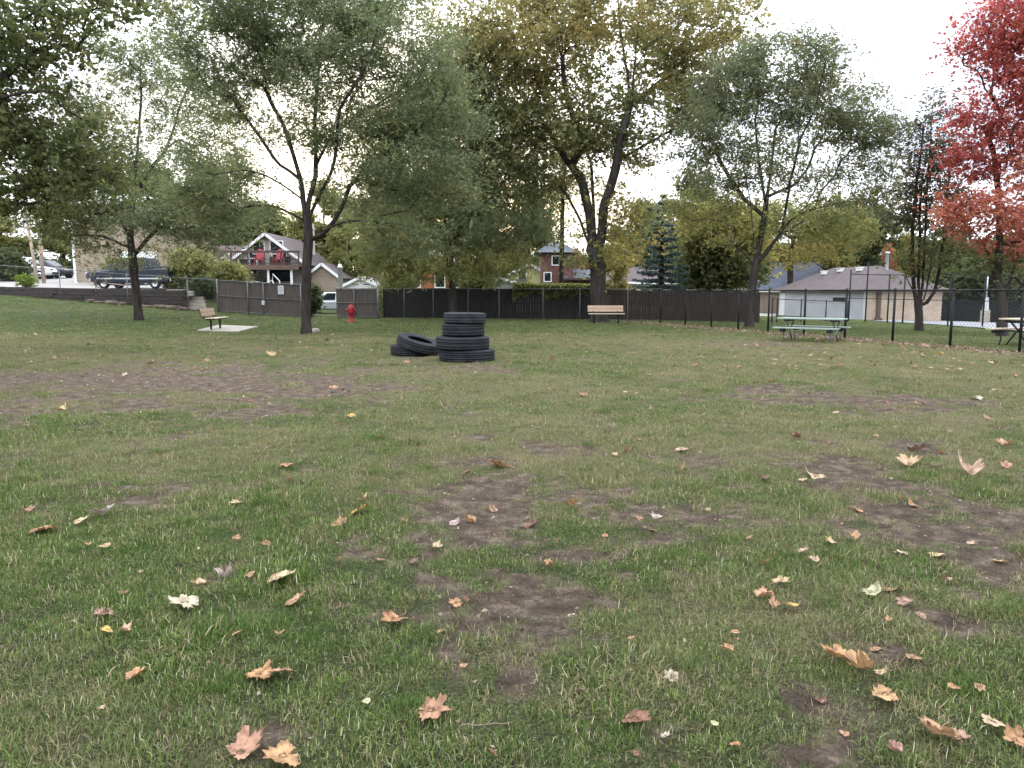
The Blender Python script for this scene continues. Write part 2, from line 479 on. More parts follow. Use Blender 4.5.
def ptree(name, label, cat, bpx, bpy_, limbs, lobes, n_pts, per, leaf, sig, r_base, seed, pal, d=None, dscale=.85, **kw):
    """the same tree, its limbs and lobes given as picture positions at the tree's distance"""
    if d is None: b = G(bpx, bpy_)
    else: b = Vector((X(bpx, d), d, Tz(X(bpx, d), d)))
    Y = b.y; rr = random.Random(seed)
    L3 = []
    for i, l in enumerate(limbs):
        pts = []
        amp = rr.uniform(-1, 1) * .12
        for j, q in enumerate(l):
            dy = q[2] if len(q) > 2 else (0 if (i == 0 or j == 0) else amp * math.hypot(q[0] - l[0][0], q[1] - l[0][1]) / F * Y * 4)
            pts.append(P(q[0], q[1], Y + dy))
        if i == 0: pts[0] = b - Vector((0, 0, .12))
        L3.append(pts)
    LB = []
    for q in lobes:
        px, py, rx, ry = q[:4]; dens = q[4] if len(q) > 4 else 1; pl_ = q[5] if len(q) > 5 else None
        rxm, rym = rx / F * Y, ry / F * Y
        LB.append((P(px, py, Y + rr.uniform(-.45, .45) * rxm), (rxm, max(rxm * dscale, rym * .8), rym), dens, pl_))
    return tree(name, label, cat, b, L3, LB, n_pts, per, leaf, sig, r_base, seed, pal, **kw)
# ------------------------------------------------------------------ ground
PATCH = []
def patch(px, py, rx, ry, s):
    c = G(px, py); a = G(px, py + ry); b = G(px, max(py - ry, 312))
    PATCH.append((c.x, c.y, rx / F * c.y * 1.0, max((b.y - a.y) / 2, .08), s))
for q in [(150, 378, 150, 18, 1.0), (330, 384, 110, 14, .8), (60, 366, 80, 9, .5), (250, 362, 90, 8, .45), (215, 395, 130, 14, .7), (430, 378, 50, 9, .5),
          (500, 490, 75, 34, 1.0), (470, 520, 45, 14, .8), (545, 455, 50, 13, .6), (830, 400, 85, 9, 1.0), (700, 415, 60, 7, .5), (640, 418, 50, 6, .4),
          (860, 480, 55, 22, .9), (940, 525, 100, 34, 1.1), (740, 515, 60, 16, .9), (1010, 520, 50, 30, .9), (800, 545, 70, 18, .55), (700, 470, 60, 20, .6),
          (470, 590, 75, 26, 1.0), (425, 600, 40, 16, .7), (280, 735, 60, 30, .9), (845, 700, 45, 34, .9), (290, 610, 36, 13, .8), (235, 560, 38, 13, .7),
          (150, 505, 22, 5, .7), (500, 672, 35, 12, .5), (900, 605, 45, 13, .7), (640, 690, 60, 18, .45), (370, 560, 40, 16, .5), (870, 650, 60, 16, .4),
          (10, 470, 20, 8, .6), (600, 480, 45, 13, .5), (565, 395, 60, 9, .4), (910, 450, 40, 12, .6), (720, 735, 50, 18, .45), (1000, 590, 40, 14, .5),
          (465, 370, 40, 5, .8), (410, 360, 30, 4, .5), (790, 347, 60, 5, .6)]:
    patch(*q)

# the black fence along the lawn
FA, FB = G(640, 321.5), Vector((13.4, 15.5, 0))
FC = G(1022, 352)
FDIR = Vector((FC.x - FA.x, FC.y - FA.y, 0)).normalized()
FB = FA + FDIR * ((FC - FA).length + 6.5)

def fence_dist(x, y):
    return (x - FA.x) * (-FDIR.y) + (y - FA.y) * FDIR.x      # >0 on the outer side

def dirt_at(x, y):
    b = np.zeros_like(np.asarray(x, float))
    wx = x + (fbm(x, y, .8, 21) - .5) * .9; wy = y + (fbm(x, y, .8, 25) - .5) * .9 * np.clip(y / 6, .5, 3)
    for cx, cy, ax, ay, s in PATCH:
        q = ((wx - cx) / ax) ** 2 + ((wy - cy) / ay) ** 2
        b = np.maximum(b, s * np.exp(-q * .42))
    n = .55 * fbm(x, y, .55, 3, 4) + .45 * fbm(x, y, .17, 13, 3); n2 = fbm(x, y, 2.3, 11, 3)
    v = b * 1.0 + (n - .5) * 2.5 + (n2 - .5) * .5 + .02
    d = sst(.30, .98, v)
    # worn strip under the fence
    fd = np.abs(fence_dist(x, y) + .35 + (fbm(x, y, 1.5, 31) - .5) * .7)
    d = np.maximum(d, sst(.75, .2, fd) * (.55 + .6 * (fbm(x, y, .7, 37) - .2)) * (y < 40) * (x > 5))
    return np.clip(d, 0, 1)

def dry_at(x, y):
    n = fbm(x, y, 1.1, 41, 4); n2 = fbm(x, y, 4.5, 47, 3)
    far = sst(24, 30, y)
    mid = sst(4, 7.5, y) * (1 - far)
    side = sst(-3.5, 3.0, x) * .10
    return np.clip(.26 + mid * .30 + side + (n - .5) * 1.35 + (n2 - .5) * .8 - far * .42 - .35 * ((fence_dist(x, y) > .5) & (x > 5)), 0, 1)

def micro(x, y):
    k = sst(25, 6, y)
    return (fbm(x, y, .5, 51, 3) - .5) * .05 * k - .012 * dirt_at(x, y) * k

def axis_vals(segs):
    out = []
    for a, b, st in segs: out += list(np.arange(a, b - 1e-6, st))
    return np.array(out + [segs[-1][1]])
ys = axis_vals([(-40, -4, 6), (-4, 1.6, .5), (1.6, 9, .06), (9, 18, .1), (18, 62, .4), (62, 110, 2), (110, 300, 20), (300, 700, 80)])
xh = axis_vals([(0, 8, .07), (8, 14, .15), (14, 48, .6), (48, 120, 4), (120, 700, 60)])
xs = np.concatenate([-xh[:0:-1], xh])
gx, gy = np.meshgrid(xs, ys)
gz = T(gx, gy) + micro(gx, gy)
nx_, ny_ = len(xs), len(ys)
gi = np.arange(nx_ * ny_).reshape(ny_, nx_)
gf = np.stack([gi[:-1, :-1], gi[:-1, 1:], gi[1:, 1:], gi[1:, :-1]], -1).reshape(-1, 4)
gm = quick_mesh('ground', np.stack([gx, gy, gz], -1).reshape(-1, 3), gf, 'leaf', smooth=True)
for nm, arr in (('dirt', dirt_at(gx, gy)), ('dry', dry_at(gx, gy))):
    a = gm.attributes.new(nm, 'FLOAT', 'POINT'); a.data.foreach_set('value', np.ascontiguousarray(arr.ravel(), np.float32))

def ground_mat():
    m, nt, N, L = new_mat('lawn_soil')
    out = N.new('ShaderNodeOutputMaterial'); b = N.new('ShaderNodeBsdfPrincipled'); b.inputs['Roughness'].default_value = .95
    b.inputs['Specular IOR Level'].default_value = .12
    L.new(b.outputs[0], out.inputs[0])
    tc = N.new('ShaderNodeTexCoord')
    def noise(sc, det=6, rough=.6):
        n = N.new('ShaderNodeTexNoise'); n.inputs['Scale'].default_value = sc; n.inputs['Detail'].default_value = det; n.inputs['Roughness'].default_value = rough
        L.new(tc.outputs['Object'], n.inputs['Vector']); return n
    def ramp(src, stops):
        r = N.new('ShaderNodeValToRGB'); e = r.color_ramp.elements
        while len(e) < len(stops): e.new(.5)
        for k, (p, c) in zip(e, stops): k.position = p; k.color = (*c, 1)
        L.new(src, r.inputs[0]); return r
    def mix(f, a, c, mode='MIX'):
        x = N.new('ShaderNodeMix'); x.data_type = 'RGBA'; x.blend_type = mode
        if hasattr(f, 'links'): L.new(f, x.inputs[0])
        else: x.inputs[0].default_value = f
        L.new(a, x.inputs[6]); L.new(c, x.inputs[7]); return x.outputs[2]
    fine = noise(55, 8, .75); mid = noise(7, 6, .65); big = noise(.7, 4)
    green = ramp(fine.outputs[0], [(.34, (.016, .020, .008)), (.5, (.045, .056, .02)), (.66, (.13, .135, .065))])
    straw = ramp(fine.outputs[0], [(.34, (.045, .037, .022)), (.5, (.12, .105, .055)), (.68, (.30, .25, .15))])
    soil = ramp(mid.outputs[0], [(.3, (.046, .034, .025)), (.5, (.105, .078, .057)), (.68, (.21, .165, .125))])
    soilf = ramp(fine.outputs[0], [(.32, (.5, .5, .5)), (.52, (1, 1, 1)), (.66, (1.7, 1.6, 1.5))])
    soil2 = mix(1.0, soil.outputs[0], soilf.outputs[0], 'MULTIPLY')
    dry = N.new('ShaderNodeAttribute'); dry.attribute_name = 'dry'
    dirt = N.new('ShaderNodeAttribute'); dirt.attribute_name = 'dirt'
    g = mix(dry.outputs['Fac'], green.outputs[0], straw.outputs[0])
    # ragged edge of the bare soil
    ad = N.new('ShaderNodeMath'); ad.operation = 'MULTIPLY_ADD'; ad.inputs[1].default_value = .9; ad.inputs[2].default_value = -.45
    L.new(mid.outputs[0], ad.inputs[0])
    su = N.new('ShaderNodeMath'); su.operation = 'ADD'; L.new(dirt.outputs['Fac'], su.inputs[0]); L.new(ad.outputs[0], su.inputs[1])
    mr = N.new('ShaderNodeMapRange'); mr.interpolation_type = 'SMOOTHSTEP'; mr.inputs[1].default_value = .18; mr.inputs[2].default_value = .62
    L.new(su.outputs[0], mr.inputs[0])
    c = mix(mr.outputs[0], g, soil2)
    L.new(c, b.inputs['Base Color'])
    bp = N.new('ShaderNodeBump'); bp.inputs['Strength'].default_value = 1.0; bp.inputs['Distance'].default_value = .05
    n3 = noise(24, 10, .8); L.new(n3.outputs[0], bp.inputs['Height']); L.new(bp.outputs[0], b.inputs['Normal'])
    return m
gm.materials.clear(); gm.materials.append(ground_mat())
ground = link(bpy.data.objects.new('ground', gm)); tag(ground, 'park lawn with green turf and worn brown soil patches', 'ground', kind='structure')

# ------------------------------------------------------------------ grass (stuff)
def grass_mat():
    m, nt, N, L = new_mat('grass_blade')
    out = N.new('ShaderNodeOutputMaterial'); d = N.new('ShaderNodeBsdfPrincipled'); t = N.new('ShaderNodeBsdfTranslucent'); mx = N.new('ShaderNodeMixShader')
    d.inputs['Roughness'].default_value = .6; d.inputs['Specular IOR Level'].default_value = .12
    at = N.new('ShaderNodeAttribute'); at.attribute_name = 'tint'
    dr = N.new('ShaderNodeAttribute'); dr.attribute_name = 'dry'; dr.attribute_type = 'INSTANCER'
    mc = N.new('ShaderNodeMix'); mc.data_type = 'RGBA'
    sc = N.new('ShaderNodeMath'); sc.operation = 'MULTIPLY'; sc.inputs[1].default_value = .54
    L.new(dr.outputs['Fac'], sc.inputs[0]); L.new(sc.outputs[0], mc.inputs[0])
    L.new(at.outputs['Color'], mc.inputs[6]); mc.inputs[7].default_value = (.255, .235, .125, 1)
    L.new(mc.outputs[2], d.inputs['Base Color']); L.new(mc.outputs[2], t.inputs[0]); mx.inputs[0].default_value = .3
    L.new(d.outputs[0], mx.inputs[1]); L.new(t.outputs[0], mx.inputs[2]); L.new(mx.outputs[0], out.inputs[0])
    return m
M['grass'] = grass_mat()

def tuft_mesh(name, seed, n, rad, h, w, lean, pal):
    g = np.random.default_rng(seed)
    a = g.uniform(0, 2 * np.pi, n); rr = rad * np.sqrt(g.uniform(0, 1, n))
    bx, by = rr * np.cos(a), rr * np.sin(a)
    ln = h * g.uniform(.45, 1.25, n); th = g.uniform(0, 2 * np.pi, n); tilt = np.abs(g.normal(0, lean, n))
    dx, dy = np.cos(th), np.sin(th); wx, wy = -dy * w / 2 * g.uniform(.7, 1.3, n), dx * w / 2 * g.uniform(.7, 1.3, n)
    tilt2 = tilt + g.uniform(.1, .8, n)
    mx_ = ln * .5 * np.sin(tilt); mz = ln * .5 * np.cos(tilt)
    tx = mx_ + ln * .5 * np.sin(tilt2); tz = mz + ln * .5 * np.cos(tilt2)
    z0 = np.full(n, -.012)
    v = np.stack([np.stack([bx - wx, by - wy, z0], -1), np.stack([bx + wx, by + wy, z0], -1),
                  np.stack([bx + dx * mx_ + wx * .8, by + dy * mx_ + wy * .8, mz], -1), np.stack([bx + dx * mx_ - wx * .8, by + dy * mx_ - wy * .8, mz], -1),
                  np.stack([bx + dx * tx + wx * .15, by + dy * tx + wy * .15, np.maximum(tz, .004)], -1), np.stack([bx + dx * tx - wx * .15, by + dy * tx - wy * .15, np.maximum(tz, .004)], -1)], 1).reshape(-1, 3)
    k = np.arange(n) * 6
    f = np.vstack([np.stack([k, k + 1, k + 2, k + 3], -1), np.stack([k + 3, k + 2, k + 4, k + 5], -1)])
    c = pick_cols(n, pal, g) * np.exp(g.normal(0, .32, size=(n, 1)))
    me = quick_mesh(name, v, f, 'grass', np.repeat(c, 6, axis=0))
    return bpy.data.objects.new(name, me)

GP = [((.085, .145, .026), 4), ((.115, .17, .036), 4), ((.06, .11, .022), 3), ((.17, .20, .06), 2), ((.27, .25, .135), 1.7), ((.38, .36, .24), 1.3), ((.09, .066, .036), 1.2)]
GP2 = [((.068, .118, .024), 4), ((.052, .09, .021), 4), ((.10, .15, .033), 2.5), ((.26, .23, .11), .8)]
SP = [((.25, .21, .11), 3), ((.33, .28, .17), 2), ((.14, .14, .06), 3), ((.16, .11, .06), 1)]
tufts = [tuft_mesh('grass_tuft', 1, 84, .085, .032, .0028, 1.25, GP), tuft_mesh('grass_tuft', 2, 88, .095, .030, .0027, 1.45, GP),
         tuft_mesh('grass_tuft', 3, 72, .065, .038, .003, .8, GP2), tuft_mesh('grass_tuft', 4, 66, .105, .034, .0028, 1.45, SP)]

def scatter_pts(y0, y1, k, seed, margin=2.6):
    g = np.random.default_rng(seed); xs_ = []; ys_ = []
    for a in np.arange(y0, y1, .5):
        w = .72 * a + margin
        dens = 175 * min(1, (4.5 / max(a, 1)) ** 1.22) * k
        n = int(2 * w * .5 * dens)
        xs_.append(g.uniform(-w, w, n)); ys_.append(g.uniform(a, a + .5, n))
    return np.concatenate(xs_), np.concatenate(ys_)

PAD = []          # filled by the bench pad
def keep_off(x, y):
    """true where turf can grow"""
    ok = (x - WA[0]) * WN[0] + (y - WA[1]) * WN[1] < -.1
    ok |= x > -17
    for cx, cy, r in PAD: ok &= (x - cx) ** 2 + (y - cy) ** 2 > r * r
    return ok

def in_court(x, y):
    px = 512 + F * x / np.maximum(y, .1) * 1.007
    e = [(872, 321.5), (900, 323.0), (940, 325.6), (980, 328.6), (1030, 332.6), (1100, 338)]
    d = [G(a, b).y for a, b in e]
    return (px > 868) & (y > np.interp(px, [a for a, b in e], d) - .15)

def make_grass():
    x, y = scatter_pts(1.2, 58, 1.75, 5)
    g = np.random.default_rng(6)
    d = dirt_at(x, y); dr = dry_at(x, y)
    thick = fbm(x, y, .45, 61, 3)
    u_ = g.uniform(0, 1, len(x)); keep = (u_ > d * 1.12 - .06) & keep_off(x, y)
    keep |= (g.uniform(0, 1, len(x)) < .13) & keep_off(x, y)
    keep &= ~((y > 44.5) & (x < 12) & (x > -17)) & ~((y > 45) & (x > 30))
    keep &= ~in_court(x, y)
    x, y, d, dr, thick = x[keep], y[keep], d[keep], dr[keep], thick[keep]
    z = T(x, y) + micro(x, y)
    n = len(x)
    me = bpy.data.meshes.new('grass'); me.vertices.add(n)
    me.vertices.foreach_set('co', np.stack([x, y, z], -1).astype(np.float32).ravel())
    big = 1 + .028 * np.maximum(0, y - 4)
    sc = (.80 + .45 * np.clip((thick - .35) * 1.8, 0, 1)) * (1 - .5 * d) * g.uniform(.75, 1.25, n)
    # lush isolated clumps
    lush = .75 * sst(.62, .78, fbm(x, y, .26, 71, 3))
    sc *= 1 + .45 * sst(.64, .74, fbm(x, y, .30, 71, 2)) * (1 - d)
    scl = np.stack([sc * big, sc * big, sc * np.minimum(big, 1.25) * (.8 + .2 * (y < 8))], -1)
    a = me.attributes.new('scl', 'FLOAT_VECTOR', 'POINT'); a.data.foreach_set('vector', scl.astype(np.float32).ravel())
    rot = np.stack([g.normal(0, .12, n), g.normal(0, .12, n), g.uniform(0, 6.283, n)], -1)
    a = me.attributes.new('rot', 'FLOAT_VECTOR', 'POINT'); a.data.foreach_set('vector', rot.astype(np.float32).ravel())
    a = me.attributes.new('dry', 'FLOAT', 'POINT'); a.data.foreach_set('value', np.clip(dr + d * .5 - .6 * lush + (fbm(x, y, .16, 91, 2) - .5) * 1.1 + g.normal(0, .12, n), 0, 1).astype(np.float32))
    vi = g.integers(0, 2, n); vi[g.uniform(0, 1, n) < .12 + .8 * lush * (1 - d)] = 2; vi[g.uniform(0, 1, n) < .12 + .42 * dr + .5 * d] = 3
    a = me.attributes.new('vi', 'INT', 'POINT'); a.data.foreach_set('value', vi.astype(np.int32))
    o = link(bpy.data.objects.new('grass', me)); tag(o, 'short patchy green and straw coloured grass of the park lawn', 'grass', kind='stuff')
    ng = bpy.data.node_groups.new('grass_scatter', 'GeometryNodeTree')
    ng.interface.new_socket('Geometry', in_out='INPUT', socket_type='NodeSocketGeometry'); ng.interface.new_socket('Geometry', in_out='OUTPUT', socket_type='NodeSocketGeometry')
    N, L = ng.nodes, ng.links
    gi_, go = N.new('NodeGroupInput'), N.new('NodeGroupOutput')
    mp = N.new('GeometryNodeMeshToPoints'); L.new(gi_.outputs[0], mp.inputs[0])
    j = N.new('GeometryNodeGeometryToInstance')
    for t in reversed(tufts):
        oi = N.new('GeometryNodeObjectInfo'); oi.inputs[0].default_value = t; oi.transform_space = 'ORIGINAL'
        L.new(oi.outputs['Geometry'], j.inputs[0])
    ip = N.new('GeometryNodeInstanceOnPoints'); ip.inputs['Pick Instance'].default_value = True
    L.new(mp.outputs[0], ip.inputs['Points']); L.new(j.outputs[0], ip.inputs['Instance'])
    def na(nm, ty):
        q = N.new('GeometryNodeInputNamedAttribute'); q.data_type = ty; q.inputs[0].default_value = nm
        return [s for s in q.outputs if s.enabled][0]
    L.new(na('vi', 'INT'), ip.inputs['Instance Index']); L.new(na('scl', 'FLOAT_VECTOR'), ip.inputs['Scale'])
    L.new(na('rot', 'FLOAT_VECTOR'), ip.inputs['Rotation'])
    L.new(ip.outputs[0], go.inputs[0])
    md = o.modifiers.new('scatter', 'NODES'); md.node_group = ng
    return n

# ------------------------------------------------------------------ fallen leaves
def fallen_mat():
    m, nt, N, L = new_mat('fallen_leaf')
    out = N.new('ShaderNodeOutputMaterial'); d = N.new('ShaderNodeBsdfPrincipled'); d.inputs['Roughness'].default_value = .65
    t = N.new('ShaderNodeBsdfTranslucent'); mx = N.new('ShaderNodeMixShader'); mx.inputs[0].default_value = .18
    oi = N.new('ShaderNodeObjectInfo'); tc = N.new('ShaderNodeTexCoord')
    n = N.new('ShaderNodeTexNoise'); n.inputs['Scale'].default_value = 5; n.inputs['Detail'].default_value = 5
    ad = N.new('ShaderNodeVectorMath'); ad.operation = 'ADD'; L.new(tc.outputs['Object'], ad.inputs[0]); L.new(oi.outputs['Random'], ad.inputs[1])
    L.new(ad.outputs[0], n.inputs['Vector'])
    r = N.new('ShaderNodeValToRGB'); e = r.color_ramp.elements; e[0].position = .34; e[1].position = .60; e[0].color = (.50, .40, .33, 1); e[1].color = (1.12, 1.06, 1, 1)
    L.new(n.outputs[0], r.inputs[0])
    mm = N.new('ShaderNodeMix'); mm.data_type = 'RGBA'; mm.blend_type = 'MULTIPLY'; mm.inputs[0].default_value = 1
    L.new(oi.outputs['Color'], mm.inputs[6]); L.new(r.outputs[0], mm.inputs[7])
    # veins along the lobes
    at = N.new('ShaderNodeAttribute'); at.attribute_name = 'tint'
    m2 = N.new('ShaderNodeMix'); m2.data_type = 'RGBA'; m2.blend_type = 'MULTIPLY'; m2.inputs[0].default_value = 1
    L.new(mm.outputs[2], m2.inputs[6]); L.new(at.outputs['Color'], m2.inputs[7])
    L.new(m2.outputs[2], d.inputs['Base Color']); L.new(m2.outputs[2], t.inputs[0])
    L.new(d.outputs[0], mx.inputs[1]); L.new(t.outputs[0], mx.inputs[2]); L.new(mx.outputs[0], out.inputs[0])
    return m
M['fallen'] = fallen_mat()

def leaf_mesh(seed, kind):
    """a dried lobed leaf about one unit wide, curled"""
    g = np.random.default_rng(seed); n = 72
    th = np.linspace(0, 2 * np.pi, n, endpoint=False)
    lob = [(90, 1.0, 27), (36, .95, 25), (144, .95, 25), (-14, .68, 24), (194, .68, 24)]
    if kind == 'oval': lob = [(90, 1.0, 40), (270, .75, 40), (60, .75, 30), (120, .75, 30), (0, .42, 50), (180, .42, 50)]
    r = np.full(n, 0.)
    for a, l, w in lob:
        dd = (np.degrees(th) - a + 180) % 360 - 180
        l2 = l * g.uniform(.84, 1.1); w2 = w * g.uniform(.8, 1.15)
        r = np.maximum(r, l2 * np.exp(-np.abs(dd / w2) ** 1.05))
        if kind != 'oval':
            for o_ in (-15, 15): r = np.maximum(r, l2 * .80 * np.exp(-np.abs((dd - o_) / (w2 * .42)) ** 1.1))
    r = .42 + .58 * r; r *= 1 + .16 * np.sin(th + g.uniform(0, 6)) + .08 * np.sin(2 * th + g.uniform(0, 6))
    if kind == 'oval': r = r * 1.0
    else:
        r *= 1 + .055 * np.sign(np.sin(th * 17 + seed)) * (r > .4) * np.abs(np.sin(th * 17 + seed)) ** .5
    r[(np.abs((np.degrees(th) - 270 + 180) % 360 - 180) < 12)] *= .55
    rings = [.22, .45, .66, .84, 1.0]
    a1, a2 = g.uniform(0, np.pi), g.uniform(0, np.pi); kf = g.choice([g.uniform(-.1, .2), g.uniform(.3, .65)]); sqx = g.uniform(.72, 1.05); kb = g.uniform(-.25, .25)
    k1, k2, k3 = g.uniform(.04, .5), g.uniform(-.3, .3), g.uniform(.015, .07)
    rollk = g.uniform(.3, 1.0) * (g.uniform() < .4)
    V = [(0, 0, 0)]; C = [.93]
    for q in rings:
        x, y = r * q * np.cos(th) * .56 * sqx, r * q * np.sin(th) * .56
        u = x * np.cos(a1) + y * np.sin(a1); w = x * np.cos(a2) + y * np.sin(a2)
        z = k1 * u * np.abs(u) * 1.8 + k2 * w * w * 1.8 + k3 * np.sin(th * 2 + seed) * q ** 2 * r + g.normal(0, .009, n) * q ** 2
        z = z + kf * np.abs(x) * (1 + .5 * np.sin(3 * y + seed)) + kb * x
        # rolled edge
        roll = np.clip(u - .30, 0, 1) * rollk; x = x - np.cos(a1) * roll * .5; y = y - np.sin(a1) * roll * .5; z = z + roll * .9
        V += list(zip(x, y, z)); C += list(.93 + .07 * np.cos(th * 2.5 + .4) - .08 * q)
    V = np.array(V); V[:, 2] -= np.percentile(V[:, 2], 12)
    Fq = []
    for i in range(len(rings) - 1):
        b0, b1 = 1 + i * n, 1 + (i + 1) * n
        for j in range(n): Fq.append((b0 + j, b0 + (j + 1) % n, b1 + (j + 1) % n, b1 + j))
    for j in range(0, n, 2): Fq.append((0, 1 + j, 1 + (j + 1) % n, 1 + (j + 2) % n))
    # stalk: a thin strip
    s0 = len(V); L_ = g.uniform(.3, .55); bend = g.uniform(-.2, .2)
    sv = [(-.008, 0, .01), (.008, 0, .01), (bend * .5 + .008, -L_ * .6, .05), (bend * .5 - .008, -L_ * .6, .05), (bend + .006, -L_, .03), (bend - .006, -L_, .03)]
    V = np.vstack([V, sv]); C += [.8] * 6
    Fq += [(s0, s0 + 1, s0 + 2, s0 + 3), (s0 + 3, s0 + 2, s0 + 4, s0 + 5)]
    return quick_mesh('fallen_leaf', V, np.array(Fq), 'fallen', np.repeat(np.array(C)[:, None], 3, axis=1), smooth=True)
LEAFM = [leaf_mesh(100 + i, 'maple') for i in range(12)] + [leaf_mesh(200 + i, 'oval') for i in range(3)]

LC = dict(C=(.50, .385, .235), T=(.42, .255, .135), O=(.42, .24, .125), P=(.37, .23, .15), W=(.46, .41, .34), B=(.17, .10, .07), R=(.22, .105, .072),
          Y=(.50, .36, .10), G=(.46, .48, .27))
def put_leaf(x, y, size, col, label, group, g, mi=None, tilt=.14, lift=None):
    o = bpy.data.objects.new('fallen_leaf', LEAFM[mi if mi is not None else int(g.integers(0, len(LEAFM)))]); link(o)
    z = float(T(x, y) + micro(np.array(x), np.array(y)))
    dd = float(dirt_at(np.array([x]), np.array([y]))[0])
    o.location = (x, y, z + (.024 * (1 - dd) + .006 if lift is None else lift))
    o.rotation_euler = (g.normal(0, tilt), g.normal(0, tilt), g.uniform(0, 6.28))
    s = size; o.scale = (s, s, s * g.uniform(.7, 1.2))
    c = np.array(LC[col]) * g.uniform(.88, 1.12) * np.array([1, g.uniform(.93, 1.07), g.uniform(.85, 1.15)])
    o.color = (*[float(v) for v in c], 1)
    tag(o, label, 'leaf', group)
    return o

